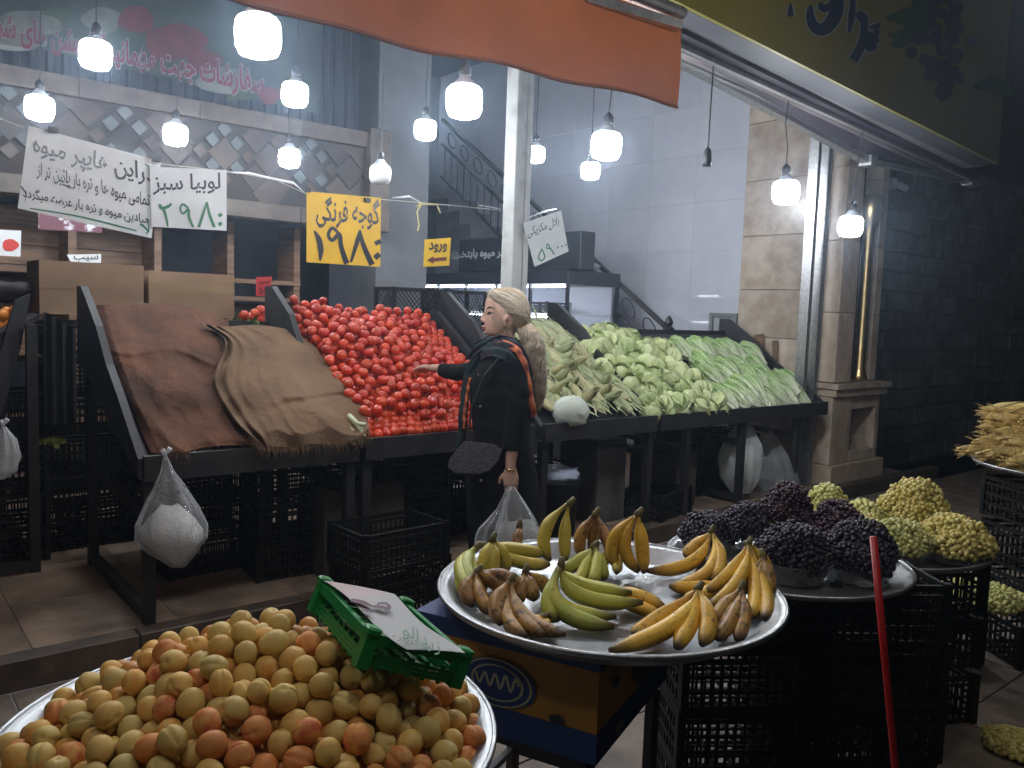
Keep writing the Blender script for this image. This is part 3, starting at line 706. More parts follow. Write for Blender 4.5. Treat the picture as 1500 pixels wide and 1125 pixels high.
# ---- orange awning valance
m_or = mat('orange_tarpaulin', (.33, .088, .018), (.24, .062, .014), 2.2, .6, bump=.6, bscale=9, trans=.2)
YV = 2.0
def val(u, v):
    x0 = -1.2; x1 = onY(990, 158, YV).x; x = x0+(x1-x0)*u
    zb = 2.32+.045*smooth01((x-.9)/1.4)+.005*math.sin(x*5.2)+.003*math.sin(x*13); zt = 2.67
    return Vector((x, YV+.02*math.sin(x*4+v*2)+.012*math.sin(x*11)*(v), zt+(zb-zt)*v))
vl = root('orange_awning', 'orange tarpaulin awning with a hanging valance across the top', 'awning', (1.5, YV, 2.67))
wobj('valance', MB().grid(val, 60, 8), m_or, vl, True)
wobj('hem', MB().tube([val(u, 1.0) for u in np.linspace(0, 1, 60)], .006, 6), m_or, vl, True)
wobj('roof_fabric', MB().grid(lambda u, v: Vector((-1.2+(onY(990, 158, YV).x+1.2)*u, YV+v*1.9, 2.675+v*.95-.03*math.sin(v*PI))), 30, 6), m_or, vl, True)
wobj('front_tube', MB().tube([(-1.2, YV-.01, 2.69), (onY(990, 158, YV).x, YV-.01, 2.69)], .022, 10), m_alu, vl)
# ------------------------------------------------------------------ display stands
FY, BY, FZ, BZ = 3.83, 4.90, .86, 1.47
def slope(y): return FZ+(y-FY)*(BZ-FZ)/(BY-FY)
def onS(px, py, h=0):
    """the point where a sight line meets the plane of the sloping display, h above it"""
    r = ray(px, py); k = (BZ-FZ)/(BY-FY)
    t = (FZ-k*FY+h-CP.z)/(r.z-k*r.y); return CP+r*t
SANG = math.atan2(BZ-FZ, BY-FY)
def stand(x0, x1, label, lh=.16, rh=.16, legs=None, short=False):
    s = root('display_stand', label, 'display stand', ((x0+x1)/2, FY, Z1))
    wobj('tray_board', MB().poly([(x0, FY, FZ-.02), (x1, FY, FZ-.02), (x1, BY, BZ-.02), (x0, BY, BZ-.02)], (0, 0, -.03)), m_board, s)
    wobj('front_rail', MB().box((x0, FY-.035, FZ-.07), (x1, FY-.003, FZ+.045)), m_black, s)
    for x, h in ((x0, lh), (x1, rh)):
        if not h: continue
        sx = .018
        pts = [(x-sx, FY-.002, FZ-.06), (x-sx, FY-.002, FZ+.03), (x-sx, FY+.35, slope(FY+.35)+h*.5), (x-sx, FY+.55, slope(FY+.55)+h*.6), (x-sx, FY+.75, slope(FY+.75)+h), (x-sx, BY, BZ+h+.02), (x-sx, BY+.1, BZ+h+.02), (x-sx, BY+.1, BZ-.2)]
        if short and x == x1: pts = [(x-sx, FY+.50, slope(FY+.5)-.02), (x-sx, FY+.56, slope(FY+.56)+.05), (x-sx, FY+.82, slope(FY+.82)+h)]+pts[5:]
        wobj('side_panel', MB().poly(pts, (2*sx, 0, 0)), m_board, s)
    for x in (legs or (x0+.03, x1-.03)):
        for y, zt in ((FY+.02, FZ-.07), (BY, BZ-.06)):
            wobj('leg', MB().box((x-.025, y-.025, Z1), (x+.025, y+.025, zt)), m_black, s)
        wobj('floor_rail', MB().box((x-.02, FY+.046, Z1+.02), (x+.02, BY-.026, Z1+.07)), m_black, s)
        wobj('middle_rail', MB().beam((x, FY+.046, .62), (x, BY-.026, .66), .03, .04), m_black, s)
    wobj('back_board', MB().box((x0, BY+.02, BZ-.35), (x1, BY+.04, BZ+.02)), m_board, s)
    return s
stand(1.04, 2.11, 'black sloped stand covered with burlap sacking', .17, .22, short=True)
stand(2.15, 3.34, 'black sloped stand heaped with red tomatoes', 0, .1)
stand(3.43, 4.50, 'black sloped stand holding maize cobs in husk, behind the woman', .24, .2)
stand(4.54, 6.80, 'wide black sloped stand of cabbages and long lettuces', 0, .12, legs=(4.9, 5.6, 6.4))
# the stand at the far left, turned to face left
ls = root('display_stand', 'dark stand at the left edge turned sideways with oranges on it', 'display stand', (.4, 5.1, Z1))
pa = [onY(45, 430, 5.0), onY(38, 470, 5.0), onY(28, 520, 5.0), onY(5, 600, 5.0), onY(-40, 700, 5.0), onY(-120, 640, 5.0), onY(0, 520, 5.0), onY(22, 440, 5.0)]
wobj('side_panel', MB().poly(pa, (0, .04, 0)), m_board, ls)
wobj('tray_board', MB().poly([(.85, 5.05, 1.5), (-.2, 5.05, .9), (-.2, 6.2, .9), (.85, 6.2, 1.5)], (0, 0, -.03)), m_board, ls)
for x, y, zt in ((.79, 4.93, 1.45), (.79, 6.1, 1.45), (-.15, 4.93, .85), (-.15, 6.1, .85)): wobj('leg', MB().box((x-.025, y-.025, Z1), (x+.025, y+.025, zt)), m_black, ls)
wobj('floor_rail', MB().box((.77, 4.97, Z1+.02), (.81, 6.07, Z1+.07)), m_black, ls); wobj('floor_rail', MB().box((-.12, 4.91, Z1+.02), (.765, 4.95, Z1+.07)), m_black, ls)
wobj('middle_rail', MB().box((.77, 4.97, .80), (.81, 6.07, .85)), m_black, ls)
wobj('back_cloth', MB().grid(lambda u, v: Vector((.86+.18*u, 5.0+.02*math.sin(u*20)+.1*u, 1.52-.62*v-.1*u*(1-v))), 20, 6), mat('black_cloth', (.005, .005, .007), rough=.9), ls)

# ------------------------------------------------------------------ black plastic crates
def crate_proto(w=.48, d=.32, h=.20, m=m_blackp, holes='slat', th=.008, name='plastic_crate', nb=4, bh=.012):
    P = Proto(name); hw, hd = w/2, d/2
    base = MB()
    for i in range(9): x = -hw+.02+i*(w-.04)/8; base.box((x-.006, -hd, 0), (x+.006, hd, .006))
    for j in range(6): y = -hd+.02+j*(d-.04)/5; base.box((-hw, y-.006, .0065), (hw, y+.006, .012))
    P.part('base', base.mesh('base', m))
    rim = MB()
    for s in (-1, 1):
        rim.box((-hw-.006, s*hd-.007, h-.02), (hw+.006, s*hd+.007, h)); rim.box((s*hw-.007, -hd-.005, h-.0195), (s*hw+.007, hd+.005, h-.0005))
        for t in (-1, 1): rim.box((s*hw-.016, t*hd-.016, 0), (s*hw+.009, t*hd+.009, h+.008)) if s > 0 else rim.box((s*hw-.009, t*hd-.016 if t < 0 else t*hd-.016, 0), (s*hw+.016, t*hd+.009, h+.008))
    P.part('rim', rim.mesh('rim', m))
    def side(L, n, along):
        b = MB()
        def bx(a0, a1, z0, z1, dd=th):
            if along == 'x': b.box((a0, -dd/2, z0), (a1, dd/2, z1))
            else: b.box((-dd/2, a0, z0), (dd/2, a1, z1))
        for k in range(nb): z = .006+k*(h-.05)/(nb-1); bx(-L/2, L/2, z, z+bh)
        for i in range(n+1): x = -L/2+i*L/n; bx(x-.004, x+.004, .0, h-.03, th*.7)
        if holes == 'lattice':
            for k in range(int(L/.028)):
                x = -L/2+.014+k*.028; bx(x-.0025, x+.0025, .02, h-.04, th*.5)
        return b
    sx = side(w, int(w/.03), 'x').mesh('side_panel', m); sy = side(d, int(d/.03), 'y').mesh('side_panel', m)
    P._sides = [(sx, (0, -hd, 0)), (sx, (0, hd, 0)), (sy, (-hw, 0, 0)), (sy, (hw, 0, 0))]
    old = P.put
    def put(label, cat, loc, rot=(0, 0, 0), group=None, scale=1):
        o = old(label, cat, loc, rot, group, scale)
        for me, l in P._sides: link('side_panel', me, o, l)
        return o
    P.put = put
    return P
PC = crate_proto(); PCL = crate_proto(holes='lattice', h=.2)
GC = 'black plastic crates'
ORD = ['bottom', 'second', 'third', 'fourth', 'fifth', 'sixth', 'seventh']
def stack(x, y, z, n, where, rz=0, P=PC, h=.2, skip_top=False):
    for k in range(n):
        wd = ('top' if k == n-1 and n > 1 else ORD[k]); 
        lab = ('black plastic crate %s' % where) if n == 1 else ('%s black plastic crate of the stack %s' % (wd, where))
        P.put(lab, 'crate', (x+random.uniform(-.008, .008), y+random.uniform(-.008, .008), z+k*h), (0, 0, rz+random.uniform(-.03, .03)), GC)
# ------------------------------------------------------------------ heaps
def heap(n, sample, floor, limit, r, tries=6, seed=1, init=()):
    """drop balls one after another, each into the lowest of a few places; keeps those below limit"""
    rs = random.Random(seed); P = np.array(init) if len(init) else np.zeros((0, 4)); out = list(init)
    for i in range(n):
        best = None; rr = r*rs.uniform(.9, 1.1)
        for _ in range(tries):
            x, y = sample(rs); z = floor(x, y)+rr
            if len(P):
                dx = P[:, 0]-x; dy = P[:, 1]-y; d2 = dx*dx+dy*dy; s = (P[:, 3]+rr)**2*.96
                k = d2 < s
                if k.any(): z = max(z, float((P[k, 2]+np.sqrt(s[k]-d2[k])).max()))
            ex = z-limit(x, y)
            if best is None or ex < best[0]: best = (ex, x, y, z)
        if best[0] <= 0:
            P = np.vstack([P, [best[1], best[2], best[3], rr]]); out.append((best[1], best[2], best[3], rr))
    return out
def visible_top(pts, r, d, k=1.0):
    """those not buried: nothing lies straight above within reach"""
    P = np.array(pts); res = []
    for i, p in enumerate(P):
        q = P-p; q = q[np.arange(len(P)) != i]
        v = np.array(d); t = q@v[:3] if False else q[:, :3]@v
        perp = np.linalg.norm(q[:, :3]-np.outer(t, v), axis=1)
        cover = ((t > r*.4) & (perp < r*1.0)).sum()
        res.append(cover)
    return res
def rrot(rs=random): return (rs.uniform(0, 6.28), rs.uniform(0, 6.28), rs.uniform(0, 6.28))

# ---- tomatoes
def tomf(d):
    a = math.atan2(d.y, d.x); return 1-.03*(1-abs(d.z))*0 + .025*math.cos(5*a)*(1-d.z*d.z)*(.5+.5*abs(d.z)) - .16*math.exp(-((1-d.z)/.05)) - .05*math.exp(-((1+d.z)/.03))
m_tom = mat('ripe_tomato_skin', (.48, .032, .007), (.52, .07, .009), 9, .3, rand=.18, c3=(.40, .014, .006), coat=.1, sub=.05)
m_green = mat('green_stem', (.05, .12, .02), (.10, .16, .04), 20, .6)
tmesh = [MB().ball((0, 0, 0), (1, 1, s), 14, 9, tomf).mesh('tomato', m_tom, True) for s in (.80, .88, .94)]
cal = MB()
for k in range(5):
    a = k*2*PI/5; cal.add([(0, 0, .72), (.16*math.cos(a-.4), .16*math.sin(a-.4), .80), (.42*math.cos(a), .42*math.sin(a), .84), (.16*math.cos(a+.4), .16*math.sin(a+.4), .80)], [(0, 1, 2, 3)])
calm = cal.mesh('calyx', m_green)
tx0, tx1 = 2.17, 3.30
def tfloor(x, y): return slope(y)-.0
def tlim(x, y):
    u = (x-tx0)/(tx1-tx0); v = (y-FY)/(BY-FY)
    h = .075+.05*v*(1-u)+.05*math.exp(-((u-.3)**2+(v-.6)**2)*9)+.03*nz((x*3, y*3, 0))
    e = min(1, (tx1-x)/.10, (y-FY+.02)/.08); return slope(y)+h*max(.5, e)+.03
ini = []
for j in range(24):
    for i in range(21):
        x = tx0+.03+i*.0535+(.027 if j % 2 else 0); y = FY+.03+j*.0455
        if x < tx1-.02: ini.append((x+random.uniform(-.004, .004), y+random.uniform(-.004, .004), slope(y)+.035+random.uniform(0, .01), .0325))
tp = heap(1700, lambda rs: (rs.uniform(tx0+.03, tx1-.03), rs.uniform(FY+.03, BY+.02)), tfloor, tlim, .0325, 4, 3, ini)
vd = (CP-Vector((2.7, 4.4, 1.2))).normalized(); cov = visible_top(tp, .0325, np.array(vd))
top_ = [(p, c) for p, c in zip(tp, cov) if c == 0]; low_ = [p for p, c in zip(tp, cov) if 0 < c <= 3]
top_.sort(key=lambda pc: (Vector(pc[0][:3])-CP).length)
rs = random.Random(5)
for i, (p, c) in enumerate(top_[:300]):
    o = link('tomato', rs.choice(tmesh), None, p[:3], (rs.uniform(-1.3, 1.3), rs.uniform(-1.3, 1.3), rs.uniform(0, 6)), p[3])
    if i % 4 == 0: link('calyx', calm, o)
    tag(o, 'ripe red tomato in the heap on the sloped stand', 'tomato', 'tomatoes heaped on the sloped stand')
mb = MB()
src = MB().ball((0, 0, 0), (1, 1, .88), 10, 7, tomf)
for p in [q[0] for q in top_[300:]]+low_:
    R = Matrix.Translation(p[:3]) @ Matrix.Rotation(rs.uniform(0, 6), 4, 'Z') @ Matrix.Rotation(rs.uniform(-1, 1), 4, 'X') @ Matrix.Scale(p[3], 4); mb.merge(src, R)
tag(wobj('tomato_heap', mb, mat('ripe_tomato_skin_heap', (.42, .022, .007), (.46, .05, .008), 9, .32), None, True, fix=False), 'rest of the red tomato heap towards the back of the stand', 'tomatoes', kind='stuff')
# small tomato lot between burlap and the tomatoes, seen behind the partition
q = [(358, 463), (366, 465), (374, 460), (382, 455), (388, 463), (378, 468), (368, 470), (391, 456), (386, 469)]
for px, py in q:
    tag(link('tomato', rs.choice(tmesh), None, onY(px, py, 5.25), rrot(), .038), 'red tomato in the small lot behind the burlap stand', 'tomato', 'tomatoes in the small lot at the back')

# ---- oranges at the far left
mo = mat('orange_peel', (.75, .22, .015), (.8, .32, .03), 8, .4, bump=.2, bscale=60, rand=.15)
om = MB().ball((0, 0, 0), 1, 14, 10).mesh('orange', mo, True)
for px, py in ((3, 462), (10, 458), (17, 461), (22, 456), (2, 474), (9, 470), (16, 470), (5, 484), (-4, 478), (12, 480), (22, 466), (-2, 492), (6, 494), (-8, 466)):
    tag(link('orange', om, None, onY(px, py, 5.35+random.uniform(-.03, .03)), rrot(), .034), 'orange on the stand at the left edge', 'orange', 'oranges on the left stand')

tag(wobj('dark_cloth', MB().ball(onY(14, 428, 5.5), (.20, .12, .06), 20, 12, lambda d: 1+.3*nz(d*3, 1, 2)), mat('dark_brown_heap', (.03, .022, .02), (.015, .012, .012), 8, .8), None, True), 'dark crumpled cloth lying above the oranges at the left edge', 'cloth')
# ---- apricots on the big round tray
def tray(name, label, cx, cy, z, R, depth_=.055, m=None, wav=0):
    m = m or mat('dull_aluminium_tray', (.40, .41, .42), (.28, .29, .30), 16, .36, metal=.85, bump=.08)
    t = root(name, label, 'tray', (cx, cy, z-depth_))
    prof = [(.001, -depth_), (R*.80, -depth_), (R*.86, -depth_+.008), (R*.955, -.006), (R, 0), (R+.008, -.004), (R+.006, -.012), (R*.95, -.016), (R*.86, -depth_-.003), (R*.8, -depth_-.007), (.001, -depth_-.007)]
    wobj('dish', MB().lathe(prof, 72, (cx, cy, z), cap=False), m, t, True)
    wobj('rolled_rim', MB().tube([(cx+(R+.004)*math.cos(a), cy+(R+.004)*math.sin(a), z-.003) for a in np.linspace(0, 2*PI, 73)], .006, 6, cap=False), m, t, True)
    return t
AX, AY, AZ, ARR = .592, 1.449, .80, .453
tray('round_tray', 'big round metal tray heaped with apricots in the bottom left corner', AX, AY, AZ, ARR)
def apf(d):
    a = math.atan2(d.y, d.x); groove = math.exp(-(a/.16)**2)*(1-abs(d.z)**6)
    return 1-.13*groove-.17*math.exp(-((1-d.z)/.025))+.035*nz(d*1.3, 1, 3)
m_apr = mat('apricot_skin', (.74, .50, .16), (.70, .33, .08), 14, .55, spec=.25, rand=.12, c3=(.56, .46, .17), sub=.15, bump=.03, bscale=150)
m_apb = mat('blushed_apricot_skin', (.74, .40, .12), (.58, .12, .06), 16, .55, spec=.25, rand=.12, c3=(.68, .28, .09), sub=.15, bump=.03, bscale=150)
for m_ in (m_apr, m_apb):
    # tiny brown freckles
    nt = m_.node_tree; b = nt.nodes['Principled BSDF']; src_ = b.inputs['Base Color'].links[0].from_socket
    vo = nt.nodes.new('ShaderNodeTexVoronoi'); vo.inputs['Scale'].default_value = 3.0; tc = nt.nodes.new('ShaderNodeTexCoord')
    oi = nt.nodes.new('ShaderNodeObjectInfo'); ad = nt.nodes.new('ShaderNodeVectorMath'); ad.operation = 'ADD'; nt.links.new(tc.outputs['Object'], ad.inputs[0]); nt.links.new(oi.outputs['Location'], ad.inputs[1])
    nt.links.new(ad.outputs[0], vo.inputs['Vector'])
    mr_ = nt.nodes.new('ShaderNodeMapRange'); mr_.inputs[1].default_value = .05; mr_.inputs[2].default_value = .12; mr_.inputs[3].default_value = .55; mr_.inputs[4].default_value = 0; nt.links.new(vo.outputs['Distance'], mr_.inputs[0])
    mx = nt.nodes.new('ShaderNodeMix'); mx.data_type = 'RGBA'; mx.inputs[7].default_value = (.16, .07, .02, 1); nt.links.new(src_, mx.inputs[6]); nt.links.new(mr_.outputs[0], mx.inputs[0]); nt.links.new(mx.outputs[2], b.inputs['Base Color'])
    for n_ in nt.nodes:
        if n_.type == 'TEX_NOISE': n_.inputs['Scale'].default_value = {14: 1.0, 16: 1.1}.get(int(n_.inputs['Scale'].default_value), 30)
ameshes = [MB().ball((0, 0, 0), s, 36, 20, apf).mesh('apricot', mm, True) for s, mm in (((1, .94, 1.04), m_apr), ((1.04, .88, .96), m_apr), ((.96, .93, 1.13), m_apr), ((1, .93, 1.05), m_apb))]
pk1 = onZ(280, 935, .97); pk2 = onZ(430, 930, .98)
def alim(x, y):
    r = math.hypot(x-AX, y-AY)/ARR
    h = .165*max(0, 1-r**2.2)+.012
    h += .045*math.exp(-((x-.60)**2+(y-1.52)**2)/.03)
    # hollow where the green crate sits
    return AZ-.03+h
def asamp(rs):
    a = rs.uniform(0, 2*PI); r = (ARR-.04)*math.sqrt(rs.random()); return AX+r*math.cos(a), AY+r*math.sin(a)
# green crate footprint
gA = Vector((.795, 1.60, 0)); gB = Vector((.905, 1.18, 0))
def afl(x, y): return AZ-.055+max(0, (alim(x, y)-AZ+.055)-.13)
cA, cB, cC, cD = onZ(468, 847, 1.02), onZ(540, 923, 1.02), onZ(679, 961, .95), onZ(606, 885, .95)
gL = (cA-cB).normalized(); gS = (cC-cB); gS = (gS-gL*gS.dot(gL)).normalized(); gU = gS.cross(gL)
if gU.z < 0: gU = -gU
gS = gL.cross(gU); GH = .066
gO = (cA+cB+cC+cD)/4-gU*GH
def in_crate(x, y, z, r):
    q = Vector((x, y, z))-gO; return abs(q.dot(gL)) < .158+r*.6 and abs(q.dot(gS)) < .10+r*.6 and q.dot(gU) > -r*.8
def pack(n, r0, r1, sample, floor, limit, wall, it=160, seed=1):
    """loose balls pushed apart until they rest against one another"""
    rg = np.random.RandomState(seed); rp = random.Random(seed); X = []
    for _ in range(n):
        x, y = sample(rp); X.append((x, y, rp.uniform(floor(x, y)+r0, max(floor(x, y)+r0+.001, limit(x, y)-r0))))
    X = np.array(X); R = rg.uniform(r0, r1, n)
    for k in range(it):
        D = X[:, None, :]-X[None, :, :]; L = np.sqrt((D**2).sum(2))+1e-9; O = (R[:, None]+R[None, :])*.975-L; np.fill_diagonal(O, 0); O[O < 0] = 0
        X += (D/L[:, :, None]*O[:, :, None]*.32).sum(1); X[:, 2] -= .0006*(1-k/it)
        for i in range(n):
            x, y = X[i, 0], X[i, 1]; x, y = wall(x, y); X[i, 0], X[i, 1] = x, y
            lo = floor(x, y)+R[i]
            if X[i, 2] < lo: X[i, 2] = lo
            hi = limit(x, y)-R[i]*.6
            if X[i, 2] > hi and hi > lo: X[i, 2] -= (X[i, 2]-hi)*.35
    return [(float(x[0]), float(x[1]), float(x[2]), float(r)) for x, r in zip(X, R)]
def awall(x, y):
    dx, dy = x-AX, y-AY; q = math.hypot(dx, dy); m_ = ARR-.033
    return (x, y) if q < m_ else (AX+dx*m_/q, AY+dy*m_/q)
apts = pack(640, .0212, .0262, asamp, lambda x, y: AZ-.055+max(0, (alim(x, y)-AZ+.055)-.115), alim, awall, 140, 5)
rs = random.Random(9); vd = np.array((CP-Vector((AX, AY, .9))).normalized()); cov = visible_top(apts, .025, vd)
GRC = Vector((.90, 1.43, 1.0))
na = 0
kept = [(p, c) for p, c in zip(apts, cov) if c <= 3]
kept.sort(key=lambda pc: (pc[1], (Vector(pc[0][:3])-CP).length))
for p, c in kept:
    if in_crate(*p): continue
    mm = ameshes[3] if rs.random() < .10 else rs.choice(ameshes[:3])
    if na < 300:
        o = link('apricot', mm, None, p[:3], rrot(rs), p[3]); na += 1
        tag(o, 'yellow apricot in the heap on the big round tray', 'apricot', 'apricots heaped on the big round tray')
    else: break
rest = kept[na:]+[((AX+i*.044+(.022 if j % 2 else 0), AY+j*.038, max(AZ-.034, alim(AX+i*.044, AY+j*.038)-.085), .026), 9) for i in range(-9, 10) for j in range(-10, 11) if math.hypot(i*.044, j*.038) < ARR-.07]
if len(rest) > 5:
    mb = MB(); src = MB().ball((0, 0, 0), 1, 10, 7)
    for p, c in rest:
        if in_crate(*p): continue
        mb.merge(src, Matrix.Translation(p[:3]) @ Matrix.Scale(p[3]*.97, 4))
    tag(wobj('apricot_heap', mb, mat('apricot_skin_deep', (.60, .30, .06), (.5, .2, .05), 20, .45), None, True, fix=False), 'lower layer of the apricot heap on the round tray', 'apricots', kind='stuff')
# small green crate with a price sheet on it
m_grn = mat('green_crate_plastic', (.012, .26, .055), (.01, .22, .05), 12, .35)
PG = crate_proto(.30, .20, GH, m_grn, name='small_green_crate', th=.004, nb=3, bh=.007)
go = PG.put('small green plastic crate lying on the apricots under a price sheet', 'crate', gO)
go.rotation_euler = Matrix((gL, -gS if gL.cross(-gS).dot(gU) > 0 else gS, gU)).transposed().to_euler()
for p_ in (go,):
    for sx in (-1, 1):
        for sy in (-1, 1): link('corner_grip', MB().box((sx*.148-.014, sy*.098-.014, .060), (sx*.148+.014, sy*.098+.014, .076), bev=.004).mesh('corner_grip', m_grn), p_)
# the sheet: corners from the photo, lying on the rim
gP = gO+gU*(GH+.006)
def onG(px, py, off=0):
    r = ray(px, py); t = (gP+gU*off-CP).dot(gU)/r.dot(gU); return CP+r*t
Q = [onG(474, 850), onG(577, 873), onG(680, 960), onG(596, 950)]
def shf(u, v, off=0):
    p = (Q[0]*(1-u)+Q[1]*u)*(1-v)+(Q[3]*(1-u)+Q[2]*u)*v
    return p+gU*(.005*math.sin(v*6+u*2)+off)
sheet = MB().grid(shf, 10, 12); sheet.grid(lambda u, v: shf(u, v, -.001), 10, 12)
so = tag(wobj('price_sheet', sheet, mat('glossy_white_sheet', (.72, .74, .76), rough=.12), smooth=True), 'white laminated price sheet lying on the small green crate', 'price sheet')
ft = lambda px, py: onG(px, py, .008)
letters(so, ft, mat('maroon_marker', (.06, .015, .03), rough=.4), [], [([(514, 879), (530, 882), (545, 888)], [5, 6, 3]), ([(545, 888), (558, 889), (571, 891), (566, 884), (555, 884), (552, 889)], [3, 4, 4, 3.5, 3, 2]), ([(530, 893), (545, 896)], [5, 5])], 'numeral')
letters(so, ft, m_gink, [('زردآلو'.replace('آ', 'ا'), 590, 910, 645, 935, dict(slope=.5, wob=.3)), ('شکرپاره', 575, 925, 630, 938, dict(slope=.3, wob=.3))], nm='handwriting')

# ---- bananas

def banmat(name, base, tipc, spot, spots, rough=.45):
    m = mat(name, base, tipc, 6, rough, rand=.12, sub=.08)
    nt = m.node_tree; b = nt.nodes['Principled BSDF']; src = b.inputs['Base Color'].links[0].from_socket; N = nt.nodes.new; L = nt.links.new
    tc = N('ShaderNodeTexCoord'); n1 = N('ShaderNodeTexNoise'); n1.inputs['Scale'].default_value = 55; n1.inputs['Detail'].default_value = 6; n1.inputs['Roughness'].default_value = .7
    L(tc.outputs['Object'], n1.inputs['Vector'])
    r = N('ShaderNodeMapRange'); r.inputs[1].default_value = spots; r.inputs[2].default_value = spots+.10; r.inputs[4].default_value = .85; L(n1.outputs[0], r.inputs[0])
    mx = N('ShaderNodeMix'); mx.data_type = 'RGBA'; L(src, mx.inputs[6]); mx.inputs[7].default_value = (*spot, 1); L(r.outputs[0], mx.inputs[0])
    at = N('ShaderNodeAttribute'); at.attribute_name = 'tint'
    m2 = N('ShaderNodeMix'); m2.data_type = 'RGBA'; L(mx.outputs[2], m2.inputs[6]); m2.inputs[7].default_value = (.045, .028, .012, 1); L(at.outputs['Fac'], m2.inputs[0])
    L(m2.outputs[2], b.inputs['Base Color']); return m
mb_y = banmat('ripe_banana_peel', (.80, .50, .055), (.64, .35, .045), (.09, .045, .015), .56)
mb_g = banmat('greenish_banana_peel', (.36, .42, .07), (.54, .50, .08), (.06, .04, .015), .60)
mb_m = banmat('yellow_green_banana_peel', (.62, .48, .07), (.48, .40, .07), (.08, .05, .02), .58)
mb_b = banmat('browned_banana_peel', (.48, .27, .055), (.28, .13, .04), (.05, .028, .012), .50)
m_stk = mat('banana_stem', (.16, .14, .04), (.07, .05, .02), 30, .6)
BX, BYY, BZt, BR = 1.62, 1.51, .862, .462
bt = tray('round_tray', 'wide round metal tray of bananas on top of blue and yellow cartons', BX, BYY, BZt, BR, .05)
TB = BZt-.048
def banana(par, K, Mm, T, m, r=.0175):
    r *= 1.13*random.uniform(.94, 1.06)
    K, Mm, T = Vector(K), Vector(Mm), Vector(T); n = 15; pts = []
    for i in range(n):
        t = i/(n-1); pts.append((K*(1-t)**2+Mm*2*t*(1-t)+T*t*t))
    prof = [.30, .30, .36, .56, .78, .92, .98, 1.0, 1.0, 1.0, .98, .94, .84, .60, .30]
    tint = [.9, .45, .12, 0, 0, 0, 0, 0, 0, 0, 0, 0, .12, .6, 1.0]
    b = MB(); ns = 10; d0 = (pts[1]-pts[0]).normalized(); u = (Mm-(K+T)/2)
    u = u-d0*u.dot(d0)
    if u.length < 1e-4: u = d0.orthogonal()
    u.normalize(); V = []; A = []
    for i, p in enumerate(pts):
        d = (pts[min(i+1, n-1)]-pts[max(i-1, 0)]).normalized(); u = (u-d*u.dot(d)).normalized(); w = d.cross(u)
        for j in range(ns):
            t = 2*PI*j/ns; rr = r*prof[i]*(1+.085*math.cos(5*t)); V.append(p+u*math.cos(t)*rr+w*math.sin(t)*rr); A.append(tint[i])
    F = [(i*ns+j, i*ns+(j+1) % ns, (i+1)*ns+(j+1) % ns, (i+1)*ns+j) for i in range(n-1) for j in range(ns)]+[tuple(range(ns)), tuple((n-1)*ns+j for j in range(ns))]
    b.add(V, F, A); return wobj('banana', b, m, par, True, attr=True)
def bunch(label, crown, fingers, m, ref=None, lift=.02, r=.0175, sticker=None):
    """crown and fingers in photo pixels; each finger (mid, tip, tip height above the tray); the crown stands in the sight plane of ref or at its own height"""
    # crown position
    (cx, cy), ch = crown[:2], crown[2] if len(crown) > 2 else None
    base = onZ(*ref, TB+.02) if ref else None
    if ch is None: K = atD(cx, cy, depth(base))
    else: K = onZ(cx, cy, TB+ch)
    o = root('banana_bunch', label, 'bananas', K, 'banana bunches on the round tray')
    for f in fingers:
        (mx_, my), (tx, ty), th = f[0], f[1], f[2]; mm = f[3] if len(f) > 3 else m
        T = onZ(tx, ty, TB+th); dM = (depth(K)+depth(T))/2 + (f[4] if len(f) > 4 else 0)
        # control point so that the curve passes through the middle pixel
        Pm = atD(mx_, my, dM); C_ = Pm*2-(K+T)*.5
        if C_.z < TB+.012: C_.z = TB+.012
        banana(o, K+Vector((random.uniform(-.004, .004), random.uniform(-.004, .004), 0)), C_, T, mm, r)
    k2 = K+(K-atD(fingers[0][0][0], fingers[0][0][1], depth(K))).normalized()*.022
    wobj('stalk', MB().tube([K-(k2-K)*.5, K, k2], [.010, .011, .007], 8), m_stk, o, True)
    if sticker:
        for sx, sy, sd in sticker:
            b = MB(); q = lambda x, y: atD(x, y, sd)
            pass
    return o
bunch('pair of bananas standing upright at the back left of the tray', (835, 737), [((800, 778), (806, 822), .03), ((828, 785), (829, 822), .03)], mb_m, (818, 822))
bunch('browned banana hand standing behind the middle of the tray', (873, 752), [((852, 785), (852, 815), .03), ((868, 790), (872, 812), .025), ((890, 792), (905, 832), .02)], mb_b, (872, 822))
bunch('banana hand standing upright with dark tips at the back of the tray', (935, 752), [((900, 790), (905, 833), .02), ((915, 796), (936, 838), .02), ((940, 795), (943, 840), .02)], mb_y, (925, 838))
bunch('single short brown banana standing at the back rim', (761, 770), [((759, 787), (757, 806), .035)], mb_b, (757, 806), r=.015)
bunch('green tipped bananas lying at the left rim pointing right', (707, 798, .09), [((755, 805), (800, 812), .05), ((760, 822), (806, 826), .04), ((745, 812), (775, 822), .03)], mb_m)
bunch('greenish bananas curling down the left rim', (697, 803, .09), [((676, 830), (690, 868), .04), ((683, 826), (700, 870), .035), ((690, 832), (712, 862), .03)], mb_g)
bunch('mottled bananas drooping over the left of the tray', (699, 838, .085), [((683, 862), (693, 888), .025), ((704, 872), (720, 898), .02), ((740, 846), (775, 870), .03), ((720, 850), (752, 872), .03)], mb_b)
bunch('dark spotted banana hand at the left front of the tray', (748, 850, .09), [((729, 880), (733, 915), .02), ((742, 900), (772, 932), .02), ((760, 905), (800, 930), .02), ((768, 926), (828, 930), .025)], mb_b)
bunch('small ripe bananas lying beside the dark spotted hand', (795, 905, .03), [((786, 909), (770, 916), .02), ((800, 915), (782, 923), .02)], mb_y, r=.012)
